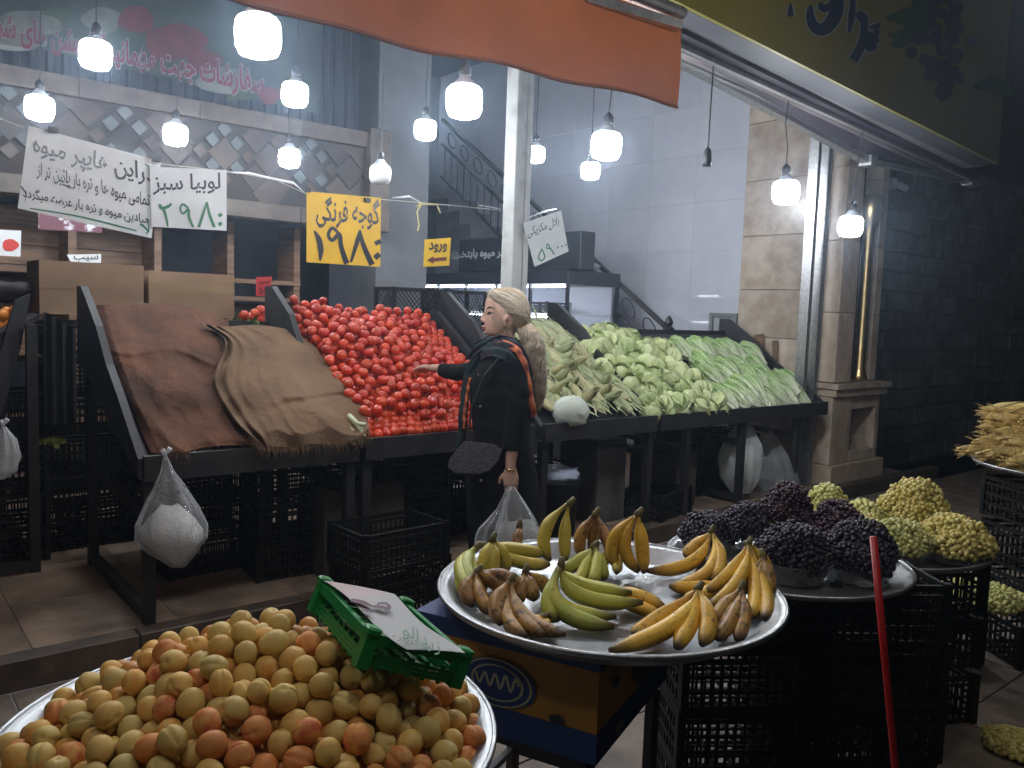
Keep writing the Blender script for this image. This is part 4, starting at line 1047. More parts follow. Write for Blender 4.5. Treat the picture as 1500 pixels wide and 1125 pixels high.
bunch('large green and yellow banana bunch curving across the middle', (822, 828, .13), [((818, 885), (903, 903), .035), ((818, 900), (900, 918), .02), ((850, 872), (942, 882), .055), ((805, 880), (818, 908), .02), ((850, 858), (925, 868), .05, mb_g)], mb_g, r=.0195)
bunch('short green bananas leaning behind the large green bunch', (870, 800, .10), [((848, 822), (822, 836), .03), ((856, 835), (845, 852), .02), ((874, 830), (866, 856), .02), ((880, 826), (884, 850), .02)], mb_g)
bunch('peeled looking brown banana lying in the middle of the tray', (888, 868, .03), [((930, 872), (976, 892), .02), ((925, 884), (970, 902), .015)], mb_y)
bunch('banana hand at the right back of the tray bending left', (1042, 778, .12), [((1015, 830), (948, 836), .03), ((1040, 845), (985, 858), .02), ((1056, 820), (1040, 850), .02), ((1018, 800), (1002, 815), .04)], mb_y)
bunch('tall banana hand at the right rim of the tray', (1096, 796, .14), [((1072, 835), (1032, 868), .03), ((1082, 848), (1036, 890), .03), ((1118, 825), (1122, 850), .03), ((1108, 862), (1098, 905), .02), ((1120, 868), (1120, 905), .03)], mb_y)
bunch('ripe banana hand at the right front of the tray', (1023, 862, .10), [((985, 915), (893, 953), .02), ((1010, 912), (990, 948), .02), ((1038, 905), (1028, 945), .02), ((960, 926), (928, 931), .015)], mb_y, r=.0195)
bunch('browned bananas at the right front edge of the tray', (1086, 862, .09), [((1072, 905), (1050, 936), .02), ((1090, 905), (1078, 936), .02), ((1060, 892), (1046, 915), .02)], mb_b)
bunch('yellow banana hand standing at the left back of the tray', (722, 790, .13), [((712, 815), (706, 842), .04), ((722, 818), (722, 848), .03), ((735, 812), (742, 838), .03)], mb_m)
bunch('short mottled bananas between the left pile and the green bunch', (770, 838, .08), [((765, 862), (758, 882), .02), ((778, 860), (782, 880), .02), ((792, 852), (804, 866), .02)], mb_b)
bunch('brown banana hand leaning on the right rim behind the tall hand', (1118, 815, .12), [((1126, 845), (1128, 875), .03), ((1112, 850), (1104, 880), .02), ((1098, 846), (1084, 872), .02)], mb_b)
bunch('two ripe bananas lying flat below the back right hand', (1062, 852, .04), [((1020, 872), (980, 858), .02), ((1030, 884), (1000, 880), .02)], mb_y)
bunch('small yellow bananas at the back centre behind the green ones', (905, 800, .07), [((890, 815), (880, 832), .02), ((905, 820), (903, 840), .02), ((918, 815), (925, 830), .02)], mb_m, r=.015)
bunch('green banana pair lying against the left rim', (683, 828, .07), [((676, 848), (680, 875), .02), ((690, 850), (700, 880), .02)], mb_g)
# little stickers
for (px, py, d, w_) in ((825, 789, 2.02, 9), (772, 821, 2.0, 14), (878, 873, 1.77, 15)):
    b = MB(); p = atD(px, py, depth(onZ(px, py+8, TB+.06))-.012); s_ = w_*p.length/FOC/2
    b.add([p+CR*(s_*math.cos(a))+CU*(s_*.5*math.sin(a)) for a in np.linspace(0, 2*PI, 13)[:-1]], [tuple(range(12))])
# ---- cartons below the banana tray
def carton_print(): pass
m_cblue = mat('carton_blue', (.012, .04, .16), (.02, .055, .19), 6, .55); m_cyel = mat('carton_yellow', (.50, .24, .03), (.42, .19, .025), 5, .6); m_cbrown = mat('carton_kraft', (.36, .23, .13), (.30, .19, .10), 6, .7)
cN = onZ(878, 985, .76); cL = onZ(700, 940, .76); cRr = onZ(1092, 955, .76)
e1 = (cL-cN); e1.z = 0; e2 = (cRr-cN); e2.z = 0
L1, L2 = e1.length, e2.length; e1.normalize(); e2 = Vector((e1.y, -e1.x, 0)) if Vector((e1.y, -e1.x, 0)).dot(e2) > 0 else Vector((-e1.y, e1.x, 0))
L1 = .52; L2 = .56
ct = root('banana_carton', 'blue and yellow printed banana carton under the banana tray', 'carton', (cN.x, cN.y, .5))
zt, zb = .805, .53
def cface(a, b, z0, z1, off): return None
C0 = cN.copy()
def cbox(nm, z0, z1, m, grow=0, par=ct):
    a = C0-e1*grow-e2*grow; P_ = [a, a+e1*(L1+2*grow), a+e1*(L1+2*grow)+e2*(L2+2*grow), a+e2*(L2+2*grow)]
    return wobj(nm, MB().poly([(p.x, p.y, z0) for p in P_], (0, 0, z1-z0)), m, par)
cbox('body', zb, zt-.045, m_cyel); cbox('lid_band', zt-.045, zt, m_cblue, .004); cbox('bottom_band', zb-.001, zb+.075, m_cblue, .0015)
def onface(e, u, z, off=.003):  # point on a side of the carton
    n = -(e2 if e is e1 else e1); p = C0+e*u+n*(off+.004); return Vector((p.x, p.y, z))
def logo(e, u0, z0, s, m, par):
    b = MB()
    for k in range(2):
        r0, r1 = (s*(1-.12*k*2), s*(.93-.12*k*2)); n = 28
        V = [onface(e, u0+r*math.cos(t), z0+r*.62*math.sin(t), .0035) for t in np.linspace(0, 2*PI, n+1)[:-1] for r in (r0, r1)]
        b.add(V, [(2*i, 2*i+1, (2*i+3) % (2*n), (2*i+2) % (2*n)) for i in range(n)])
    # cursive flourish in the oval
    fn = lambda x, y: onface(e, x, y, .0037)
    pts = [(u0-s*.62+s*1.24*t, z0+s*.2*math.sin(t*26)*(1-.3*t)+s*.05) for t in np.linspace(0, 1, 30)]
    brush(b, fn, pts, [s*.07]*30, 2)
    return wobj('printed_oval', b, m, par, fix=False)
m_pp = mat('carton_pale_print', (.42, .38, .25), rough=.6); m_pd = mat('carton_dark_print', (.02, .035, .06), rough=.6); m_pg = mat('carton_green_print', (.03, .10, .03), rough=.6)
b = MB(); b.add([onface(e1, .27+.11*math.cos(t), .67+.062*math.sin(t), .0025) for t in np.linspace(0, 2*PI, 29)[:-1]], [tuple(range(28))]); wobj('printed_oval_field', b, m_cblue, ct, fix=False)
b = MB(); b.add([onface(e2, .36+.13*math.cos(t), .675+.066*math.sin(t), .0025) for t in np.linspace(0, 2*PI, 29)[:-1]], [tuple(range(28))]); wobj('printed_oval_field', b, m_pd, ct, fix=False)
logo(e1, .27, .67, .10, m_pp, ct); logo(e2, .36, .675, .12, m_pg, ct); logo(e1, .47, .565, .03, m_pp, ct); logo(e2, .14, .565, .03, m_pp, ct); logo(e2, .14, .565, .02, m_pp, ct)
b = MB(); fn = lambda x, y: onface(e1, x, y, .0032)
b.add([fn(.40, .62), fn(.455, .62), fn(.455, .68), fn(.40, .68)], [(0, 1, 2, 3)]); wobj('barcode_label', b, mat('label_white', (.6, .6, .58), rough=.5), ct, fix=False)
b = MB(); fn = lambda x, y: onface(e1, x, y, .0042); x = .405
while x < .45: w_ = random.choice((.001, .002, .0028)); b.add([fn(x, .632), fn(x+w_, .632), fn(x+w_, .672), fn(x, .672)], [(0, 1, 2, 3)]); x += w_+.002
wobj('barcode', b, m_ink, ct, fix=False)
for e, u, z in ((e1, .49, .745-.02), (e1, .10, .62), (e2, .10, .70)):
    b = MB(); b.add([onface(e, u+.022*math.cos(t), z+.012*math.sin(t), .0045) for t in np.linspace(0, 2*PI, 17)[:-1]], [tuple(range(16))]); wobj('hand_hole', b, m_ink, ct, fix=False)
# metal trestle beneath
tr_ = root('metal_trestle', 'black steel trestle carrying the banana carton', 'trestle', (BX, BYY, 0))
for a, b_ in ((.03, .03), (L1-.03, .03), (.03, L2-.03), (L1-.03, L2-.03)):
    p = C0+e1*a+e2*b_; wobj('leg', MB().box((p.x-.015, p.y-.015, 0), (p.x+.015, p.y+.015, zb-.03)), m_black, tr_)
P_ = [C0+e1*a+e2*b_ for a, b_ in ((.03, .03), (L1-.03, .03), (L1-.03, L2-.03), (.03, L2-.03))]
for i in range(4):
    p, q = P_[i], P_[(i+1) % 4]; wobj('rail', MB().beam((p.x, p.y, zb-.016), (q.x, q.y, zb-.016), .028), m_black, tr_); wobj('low_rail', MB().beam((p.x, p.y, .18), (q.x, q.y, .18), .02), m_black, tr_)

# ---- cabbages

def leafmat(name, c_out, c_rib, rough=.42, rand=.12, vs=22):
    m = mat(name, c_out, tuple(min(1, v*1.35) for v in c_out), 9, rough, rand=rand, trans=.12)
    nt = m.node_tree; b = nt.nodes['Principled BSDF']; N = nt.nodes.new; L = nt.links.new; src = b.inputs['Base Color'].links[0].from_socket
    at = N('ShaderNodeAttribute'); at.attribute_name = 'tint'; mx = N('ShaderNodeMix'); mx.data_type = 'RGBA'; L(src, mx.inputs[6]); mx.inputs[7].default_value = (*c_rib, 1); L(at.outputs['Fac'], mx.inputs[0]); L(mx.outputs[2], b.inputs['Base Color'])
    tc = N('ShaderNodeTexCoord'); vo = N('ShaderNodeTexVoronoi'); vo.feature = 'DISTANCE_TO_EDGE'; vo.inputs['Scale'].default_value = vs; L(tc.outputs['Object'], vo.inputs['Vector'])
    r = N('ShaderNodeMapRange'); r.inputs[2].default_value = .08; L(vo.outputs['Distance'], r.inputs[0])
    bp = N('ShaderNodeBump'); bp.inputs['Strength'].default_value = .6; bp.inputs['Distance'].default_value = .006; L(r.outputs[0], bp.inputs['Height']); L(bp.outputs[0], b.inputs['Normal'])
    mx2 = N('ShaderNodeMix'); mx2.data_type = 'RGBA'; r2 = N('ShaderNodeMapRange'); r2.inputs[2].default_value = .07; r2.inputs[3].default_value = .6; r2.inputs[4].default_value = 0; L(vo.outputs['Distance'], r2.inputs[0]); L(r2.outputs[0], mx2.inputs[0]); L(mx.outputs[2], mx2.inputs[6]); mx2.inputs[7].default_value = (*c_rib, 1); L(mx2.outputs[2], b.inputs['Base Color'])
    return m
m_cab = leafmat('cabbage_leaf_pale', (.46, .52, .23), (.74, .76, .54), vs=3.2); m_cab2 = leafmat('cabbage_leaf_green', (.36, .46, .17), (.68, .72, .46), vs=3.2)
def cabbage(seed, m):
    rs = random.Random(seed); b = MB(); R = 1.0
    b.ball((0, 0, 0), (.93, .93, .86), 18, 12, lambda d: 1+.04*nz(d*2, 1, seed), a=[.15]*(18*11+2))
    for k in range(8):
        ax = Matrix.Rotation(k*2.4+rs.uniform(-.3, .3), 4, 'Z'); tilt = rs.uniform(.0, .6); ext = rs.uniform(1.7, 2.6); wd = rs.uniform(1.0, 1.35); rr = .94+.015*k; cu = rs.uniform(.06, .26)
        def lf(u, v):
            s = (u-.5)*2; ph = PI-.15-v*ext; hw = wd*math.sin(min(1, v*1.15+.12)*PI*.5)**.8*(1-.35*v**4)
            t = s*hw; e = max(abs(s)**4, v**5)
            r_ = rr*(1+cu*1.5*e+.03*math.sin(s*14+v*3)*abs(s)*v+.045*nz((s*2, v*3, seed+k), 1.6)+.022*math.exp(-(s/.09)**2)*(1-v))
            return ax @ Vector((r_*math.sin(ph)*math.cos(t), r_*math.sin(ph)*math.sin(t), r_*math.cos(ph)*.94))
        b.grid(lf, 14, 11, a=lambda u, v: max(0, .75*math.exp(-((u-.5)*2/.10)**2)*(1-v*.6)+.55*math.exp(-((math.sin(v*9+abs(u-.5)*9))/.22)**2)*(1-v)*.6+.30*v**8+.35*(abs(u-.5) > .44)))
    return b.mesh('cabbage', m, True, attr=True, fix=False)
cabs = [cabbage(i, m_cab if i % 3 else m_cab2) for i in range(6)]
cpx = [(315, 415), (420, 400), (362, 440), (420, 452), (475, 440), (522, 432), (370, 408), (590, 465), (655, 475), (445, 505), (535, 522), (500, 478), (595, 505), (700, 515), (425, 532), (405, 562), (552, 578), (640, 560), (690, 560), (478, 585), (597, 622), (735, 572), (750, 602), (800, 604), (522, 632), (560, 662), (650, 665), (698, 612), (742, 652), (592, 702), (622, 722), (660, 728), (735, 712), (800, 672), (690, 688), (772, 642), (832, 655), (850, 692), (722, 762), (780, 758), (842, 732), (900, 712), (905, 748), (952, 752), (640, 520), (595, 545), (345, 482), (395, 480), (560, 490), (622, 592), (672, 600), (600, 665), (480, 540), (340, 455), (770, 690), (870, 750), (660, 770)]
rs = random.Random(21)
for i, (zx, zy) in enumerate(cpx):
    px, py = 750+zx/3, 350+zy/3; big = rs.uniform(.066, .082)*(1.08 if zy < 520 else .92 if zy > 640 else 1)
    p = onS(px, py+3, .055+rs.uniform(0, .03)); p = p-Vector((0, 0, 0))
    if p.y < FY+.045: p.y = FY+.045
    o = link('cabbage', rs.choice(cabs), None, p, (rs.uniform(.2, 1.0), rs.uniform(-.7, .7), rs.uniform(0, 6)), big)
    tag(o, 'pale green cabbage in the heap on the wide stand', 'cabbage', 'cabbages heaped on the wide stand')
# ---- long lettuces
m_rom = leafmat('lettuce_leaf', (.26, .40, .13), (.78, .80, .62), .4, .14, 8)
def lettuce(seed):
    rs = random.Random(seed); b = MB()
    for k in range(11):
        a0 = k*2.39; lay = k/11; ln = rs.uniform(.85, 1.05)*(1-.12*(1-lay)); ax = Matrix.Rotation(a0, 4, 'Y')
        def lf(u, v):
            s = (u-.5)*2; w = (.10+.19*math.sin(min(1, v*1.1)*PI*.62))*(1-.55*max(0, v-.75)*4*.5)
            rad = (.06+.13*math.sin(min(1, v*1.2)*PI*.8))*(.55+.5*lay)
            y = (v-.5)*ln; x = s*w; z = rad*math.cos(s*1.1)+.04*v*v*(k % 3)+.016*math.sin(s*11+v*9+seed)*abs(s)*v+.02*nz((s*2, v*4, seed+k), 1.5)-.03*math.exp(-(s/.14)**2)*(1-v)
            return ax @ Vector((x, y, z))
        b.grid(lf, 8, 13, a=lambda u, v: min(1, max(0, max(0, 1-v*1.15)**1.2*1.05+.75*math.exp(-((u-.5)*2/.13)**2)*(1-v*.7))))
    b.ball((0, -.47, 0), (.055, .03, .055), 10, 6, a=[1.0]*(10*5+2))
    return b.mesh('lettuce', m_rom, True, attr=True, fix=False)
lets = [lettuce(i) for i in range(5)]
lpx = [(745, 485), (775, 500), (822, 480), (850, 500), (888, 490), (905, 505), (935, 492), (960, 500), (985, 512), (832, 545), (870, 560), (1060, 512), (1045, 530), (880, 610), (925, 600), (905, 590), (945, 580), (985, 592), (1020, 605), (1040, 615), (1000, 570), (1075, 570), (1100, 590), (1085, 622), (1130, 640), (1110, 615), (950, 700), (990, 685), (1010, 705), (1062, 702), (1100, 700), (1140, 705), (1175, 690), (1200, 640), (1225, 632), (1215, 690), (1240, 705), (1290, 702), (860, 590), (1060, 660), (1180, 720), (1300, 712), (1010, 655), (1150, 660)]
for i, (zx, zy) in enumerate(lpx):
    p = onS(750+zx/3, 350+zy/3, .05+rs.uniform(0, .035))
    sc = rs.uniform(.27, .32); dy = sc*.45*math.cos(SANG)
    if p.y-dy < FY-.0: p.y = FY+dy
    o = link('lettuce', rs.choice(lets), None, p, (0, 0, 0), sc)
    o.rotation_euler = (Matrix.Rotation(rs.uniform(-.28, .28)+.08, 3, 'Z') @ Matrix.Rotation(SANG+rs.uniform(-.05, .1), 3, 'X') @ Matrix.Rotation(rs.uniform(0, 6), 3, 'Y')).to_euler()
    tag(o, 'long green lettuce with white base laid on the wide stand', 'lettuce', 'long lettuces on the wide stand')
# ---- maize cobs in husk
m_husk = leafmat('maize_husk', (.30, .35, .17), (.52, .50, .32), .55, .16, 11); m_husk2 = leafmat('dry_maize_husk', (.38, .36, .19), (.54, .48, .28), .6, .18, 11)
m_silk = mat('maize_silk', (.42, .30, .12), (.24, .14, .06), 20, .6)
def cob(seed, m, dry=0):
    rs = random.Random(seed); b = MB()
    for k in range(7):
        a0 = k*2.1+rs.uniform(-.3, .3); ln = rs.uniform(.8, 1.1); fl = rs.uniform(0, .16) if k > 3 else 0; ax = Matrix.Rotation(a0, 4, 'Y')
        def lf(u, v):
            s = (u-.5)*2; y = -.45+v*ln*.95; hw = .16*math.sin(min(1, (v*.93+.06))*PI)**.6; th = s*1.15
            rad = (.03+.10*math.sin(min(1, v*.95+.08)*PI)**.7)*(1+.05*k/7)+fl*max(0, v-.6)**1.2*1.4
            return ax @ Vector((rad*math.sin(th)*(hw/.13 if v > .8 else 1), y, rad*math.cos(th)+.006*math.sin(s*24)+.01*nz((s, v*4, seed+k), 2)))
        b.grid(lf, 6, 12, a=lambda u, v: .5*(math.sin((u-.5)*50) > .2)*.6+.4*(v < .12))
    b.tube([(0, -.60, 0), (0, -.44, 0)], [.028, .045], 8, a=[.9, .8])
    for k in range(10):
        a = rs.uniform(0, 6); b.tube([(.02*math.cos(a), .42, .02*math.sin(a)), (.05*math.cos(a), .50, .05*math.sin(a)), (.10*math.cos(a)+rs.uniform(-.05, .05), .58+rs.uniform(-.05, .05), .1*math.sin(a))], [.008, .006, .002], 4, a=[.9, .8, .7])
    return b.mesh('maize_cob', m, True, attr=True, fix=False)
cobs = [cob(i, m_husk if i % 2 else m_husk2) for i in range(6)]
rs = random.Random(33)
for j in range(11):
    for i in range(8):
        u = (i+.5+rs.uniform(-.3, .3))/8; v = (j+.3+rs.uniform(-.3, .3))/11
        x = 3.47+v*.5+u*(1.0-v*.5); y = FY+.12+v*(BY-FY-.15); h = .035+.03*(1-abs(u-.4))+rs.uniform(0, .035)
        o = link('maize_cob', rs.choice(cobs), None, (x, y, slope(y)+h), None, rs.uniform(.20, .27))
        o.rotation_euler = (Matrix.Rotation(rs.uniform(-.35, .35)+(PI if rs.random() < .3 else 0), 3, 'Z') @ Matrix.Rotation(SANG*(1)+rs.uniform(-.12, .12), 3, 'X') @ Matrix.Rotation(rs.uniform(0, 6), 3, 'Y')).to_euler()
        if abs(o.rotation_euler.z) > 2: pass
        tag(o, 'maize cob in pale green husk on the stand behind the woman', 'maize cob', 'maize cobs heaped behind the woman')

hsk = MB(); rs = random.Random(44)
for _ in range(520):
    v_ = rs.random(); x = 3.46+v_*.52+rs.random()*(1.0-v_*.52); y = FY+.05+v_*(BY-FY-.05); l = rs.uniform(.10, .26); a = rs.gauss(0, .3)+(PI if rs.random() < .4 else 0); w_ = rs.uniform(.006, .014); z0 = slope(y)+.065+rs.uniform(0, .03)
    d = Vector((math.sin(a), -math.cos(a)*math.cos(SANG), -math.cos(a)*math.sin(SANG))); sd = d.cross(Vector((0, -math.sin(SANG), math.cos(SANG)))).normalized(); c = rs.uniform(-.06, .06); lift = rs.uniform(-.015, .018)
    P = [Vector((x, y, z0))+d*(t*l)+sd*(c*t*t)+Vector((0, 0, lift*t*t)) for t in (0, .25, .5, .75, 1)]
    V = []; 
    for i, p in enumerate(P): q = w_*(.6, 1, 1, .7, .08)[i]; V += [p-sd*q, p+Vector((0, 0, .004)), p+sd*q]
    if min(v.y for v in V) < FY-.03: continue
    hsk.add(V, [(3*i+k, 3*i+k+1, 3*i+k+4, 3*i+k+3) for i in range(4) for k in (0, 1)], [rs.uniform(0, .5)]*15)
tag(wobj('husk_strips', hsk, m_husk, None, True, attr=True, fix=False), 'loose pale green husk leaves spread over the maize cobs', 'husk leaves', kind='stuff')
# ---- grapes
m_gb = mat('black_grape_skin', (.016, .013, .024), (.034, .024, .045), 40, .5, rand=.2); m_gr = mat('dark_red_grape_skin', (.05, .014, .022), (.024, .012, .028), 40, .5, rand=.2)
m_gg = mat('green_grape_skin', (.52, .55, .20), (.60, .55, .20), 30, .3, rand=.12, sub=.15, trans=.1); m_gy = mat('amber_grape_skin', (.60, .54, .18), (.52, .40, .12), 30, .3, rand=.12, sub=.15)
def cluster(seed, R, H, m, br=.0085):
    rs = random.Random(seed); lobes = [((0, 0, H*.35), (R*.72, R*.72, H*.65))]
    for k in range(5):
        a = k*1.257+rs.uniform(-.4, .4); q = R*rs.uniform(.42, .56); lobes.append(((q*math.cos(a), q*math.sin(a), H*rs.uniform(.18, .38)), (R*.46, R*.46, H*rs.uniform(.32, .5))))
    for k in range(2):
        a = rs.uniform(0, 6); lobes.append(((R*.28*math.cos(a), R*.28*math.sin(a), H*.75), (R*.36, R*.36, H*.28)))
    pts = []
    def inside(p, sk, f): return any(((p[0]-c[0])/s_[0])**2+((p[1]-c[1])/s_[1])**2+((p[2]-c[2])/s_[2])**2 < f for i_, (c, s_) in enumerate(lobes) if i_ != sk)
    for li, (c, s_) in enumerate(lobes):
        area = 4*PI*((s_[0]*s_[1])**1.6/3+2*(s_[0]*s_[2])**1.6/3)**(1/1.6); n = int(area/(br*1.75)**2)
        for i in range(n):
            z = 1-2*(i+.5)/n; t = i*2.39996+rs.uniform(-.15, .15); q = math.sqrt(max(0, 1-z*z)); g_ = 1+rs.uniform(-.09, .15)
            p = (c[0]+s_[0]*q*math.cos(t)*g_, c[1]+s_[1]*q*math.sin(t)*g_, c[2]+s_[2]*z*g_)
            if p[2] < -.002 or math.hypot(p[0], p[1]) > R*1.12 or inside(p, li, .80): continue
            pts.append((*p, br*rs.uniform(.8, 1.12)))
    b = MB(); src = MB().ball((0, 0, 0), (1, 1, 1.15), 7, 5)
    core = MB()
    for c, s_ in lobes: b.ball(c, tuple(v*.86 for v in s_), 12, 8)
    for p in pts: b.merge(src, Matrix.Translation(p[:3]) @ Matrix.Rotation(rs.uniform(0, 6), 4, 'X') @ Matrix.Scale(p[3], 4))
    st_ = MB()
    for k in range(9):
        p = rs.choice(pts); x, y, z = p[:3]; a = rs.uniform(0, 6)
        st_.tube([(x, y, z), (x*1.04+.004, y*1.04, z+.012), (x*1.05+.018*math.cos(a), y*1.05+.018*math.sin(a), z+.02)], .0015, 4)
    return b.mesh('berries', m, True, fix=False), st_.mesh('stem', mat('grape_stem', (.16, .12, .04), rough=.6))
def bowl_mesh(R, h):
    return MB().lathe([(.001, 0), (R*.72, 0), (R*.78, .006), (R*.98, h-.004), (R*1.03, h), (R*.985, h-.001), (R*.77, .009), (R*.70, .003), (.001, .003)], 32, cap=False).mesh('clear_bowl', m_bowl, True)
m_bowl = film('clear_bowl_plastic', (.75, .8, .8), .10, .06, 6)
def grapes(px, py, zt, R, H, m, blabel, glabel, grp, seed, bowl=True, bh=.068):
    p = onZ(px, py, zt)
    z = zt
    if bowl:
        o = link('clear_bowl', bowl_mesh(R*.9, bh), None, (p.x, p.y, z)); tag(o, blabel, 'bowl', 'clear bowls of grapes')
    o = root('grape_bunch', glabel, 'grapes', (p.x, p.y, z+(.045 if bowl else .004)), grp, rz=random.uniform(0, 6))
    H *= .80 if m in (m_gb, m_gr) else .86; R *= 1.0 if m in (m_gb, m_gr) else 1.06
    be, st_ = cluster(seed, R*1.0, H, m, (.0078 if m in (m_gb, m_gr) else .0100))
    c = link('berries', be, o); c['kind'] = 'stuff'; link('stem', st_, o)['kind'] = 'stuff'
    if bowl:  # fill the bowl beneath the mound
        pass
    return o
ZB = .815; ZG = .74
tb_ = tray('round_tray', 'round metal tray with clear bowls of black grapes', 2.43, 1.47, ZB, .385, .03)
tg_ = tray('round_tray', 'round metal tray with clear bowls of green grapes on crates', 3.25, 1.60, ZG, .45, .04)
zb_, zg_ = ZB-.028, ZG-.038
GB = 'black grapes on the middle tray'; GG = 'green grapes on the right tray'
for i, (px, py, R, H, m, bl_, gl_) in enumerate([
    (1035, 808, 0.104, 0.112, m_gb, 'clear bowl at the left end of the black grape tray', 'black grape heap at the left end, behind the banana tips'),
    (1092, 800, 0.085, 0.134, m_gb, 'clear bowl behind the black grape heap, second from the left', 'black grape heap second from the left on its tray'),
    (1150, 798, 0.104, 0.213, m_gr, 'clear bowl at the back of the black grape tray', 'tall dark grape heap with a reddish top at the back of its tray'),
    (1222, 812, 0.104, 0.168, m_gr, 'clear bowl at the back right of the black grape tray', 'dark red grape heap next to the green grapes'),
    (1160, 848, 0.122, 0.157, m_gb, 'large clear bowl at the front of the black grape tray', 'large black grape heap at the front of its tray, over the crates'),
    (1258, 848, 0.116, 0.168, m_gb, 'clear bowl at the right front beside a white bag end', 'black grape heap at the right behind the red stick')]):
    grapes(px, py, zb_, R*1.08, H, m, bl_, gl_, GB, 50+i)
for i, (px, py, R, H, m, bl_, gl_) in enumerate([
    (1208, 790, 0.104, 0.202, m_gg, 'clear bowl at the far left of the green grape tray', 'upright green grape bunch leaning at the left behind the dark grapes'),
    (1262, 784, 0.098, 0.112, m_gg, 'clear bowl behind between two green grape heaps', 'small green grape heap in the middle back of its tray'),
    (1262, 800, 0.110, 0.090, m_gy, 'clear low bowl of yellowish grapes by the dark grapes', 'flat yellow green grape heap just behind the dark grapes'),
    (1338, 785, 0.146, 0.224, m_gy, 'clear bowl under the tallest green grape mound', 'tallest yellowish grape mound at the back of its tray'),
    (1312, 818, 0.122, 0.112, m_gg, 'clear bowl of green grapes at the front of the tray', 'green grape heap at the front, left of the biggest one'),
    (1396, 820, 0.152, 0.134, m_gy, 'large clear bowl at the right front of the green grape tray', 'big green and amber grape heap at the right front')]):
    grapes(px, py, zg_, R, H, m, bl_, gl_, GG, 70+i)
# maize husk pile at the right edge
tray('round_tray', 'small round tray of stacked maize cobs at the right edge', 4.59, 1.30, .95, .40, .03)
rs = random.Random(77)
m_husk3 = leafmat('yellow_maize_husk', (.62, .50, .20), (.66, .42, .16), .55, .2, 11); hc = [cob(100+i, m_husk3) for i in range(3)]
hR = Vector((CR.x, CR.y, 0)).normalized(); hD = Vector((CD.x, CD.y, 0)).normalized(); aR = math.atan2(hR.y, hR.x)-PI/2
for lay in range(6):
    for row in range(6):
      for sd_ in (0, 1):
        p = Vector((4.59, 1.30, .965+lay*.047+rs.uniform(-.008, .008)))+hR*((-.155, .17)[sd_]+rs.uniform(-.035, .03)+.012*lay*(1-2*sd_))+hD*((row-2.5)*.088*(1-.05*lay)+rs.uniform(-.02, .02))
        o = link('maize_cob', rs.choice(hc), None, p, (0, 0, 0), rs.uniform(.33, .42))
        o.rotation_euler = (Matrix.Rotation(aR+rs.uniform(-.2, .2)+(PI if sd_ == 0 else 0), 3, 'Z') @ Matrix.Rotation(rs.uniform(0, 6), 3, 'Y')).to_euler()
        tag(o, 'yellowish maize cob in the layered pile at the right edge', 'maize cob', 'maize cobs piled at the right edge')
# ------------------------------------------------------------------ crate stacks
stack(2.30, 1.56, 0, 1, 'x') if 0 else None
stack(2.27, 1.52, .0, 4, 'under the left of the black grape tray', -.6, PCL, .195)
stack(2.60, 1.33, .0, 4, 'under the right of the black grape tray', -.6, PCL, .195)
stack(3.12, 1.72, .0, 3, 'under the left of the green grape tray', -.5, PC, .23)
stack(3.40, 1.50, .0, 3, 'under the right of the green grape tray', -.5, PC, .23)
stack(4.55, 1.34, .0, 4, 'carrying the maize pile at the right edge', -.55, PC, .225)
stack(4.05, 1.72, .0, 2, 'on the pavement right of the green grapes', -.5, PC, .2)
stack(4.28, 2.10, .0, 1, 'behind the low grape stack at the right', -.5, PC)
# grapes lying in the low crates at the right
def loose(px, py, z, R, H, m, label, seed):
    p = onZ(px, py, z); o = root('grape_bunch', label, 'grapes', (p.x, p.y, z), 'loose green grapes in the low crates')
    be, st_ = cluster(seed, R, H, m, .0108); c = link('berries', be, o); c['kind'] = 'stuff'; link('stem', st_, o)['kind'] = 'stuff'
loose(1440, 880, .36, .20, .07, m_gg, 'green grapes filling the low crate at the right', 90)
loose(1435, 815, .18, .15, .06, m_gy, 'yellow grapes in the crate behind the low stack', 91)
loose(1490, 1095, .02, .12, .05, m_gy, 'yellow grapes lying low at the bottom right corner', 92)
# under and around the stands
stack(2.10, 3.45, 0, 3, 'standing before the burlap and tomato stands', .05, PC, .17)
stack(1.62, 3.52, 0, 1, 'x') if 0 else None
stack(2.62, 4.2, Z1, 3, 'below the left of the tomato stand', 0, PC, .2)
stack(3.0, 4.45, Z1, 3, 'below the right of the tomato stand', .1, PC, .2)
stack(1.55, 4.55, Z1, 3, 'under the middle of the burlap stand', .06, PC, .2)
stack(1.95, 4.25, Z1, 3, 'under the right of the burlap stand', -.06, PC, .2)
stack(.72, 5.35, Z1, 5, 'between the two left stands', PI/2, PC, .185)
P_ = onZ(155, 775, Z1); stack(P_.x, P_.y, Z1, 1, 'lying open on the floor behind the burlap stand', .15, PC)
stack(1.35, 7.0, Z1, 2, 'by the back shelves at the left', .1, PC); stack(1.95, 7.05, Z1, 2, 'by the back shelves behind the hanging bag', -.08, PC)
stack(3.9, 4.4, Z1, 2, 'under the maize stand', .1, PC); stack(5.3, 4.35, Z1, 3, 'under the left of the cabbage stand', .05, PC); stack(5.85, 4.4, Z1, 3, 'under the middle of the cabbage stand', -.08, PC)
stack(4.75, 3.98, Z1, 1, 'on the floor below the left cabbages', .2, PC)
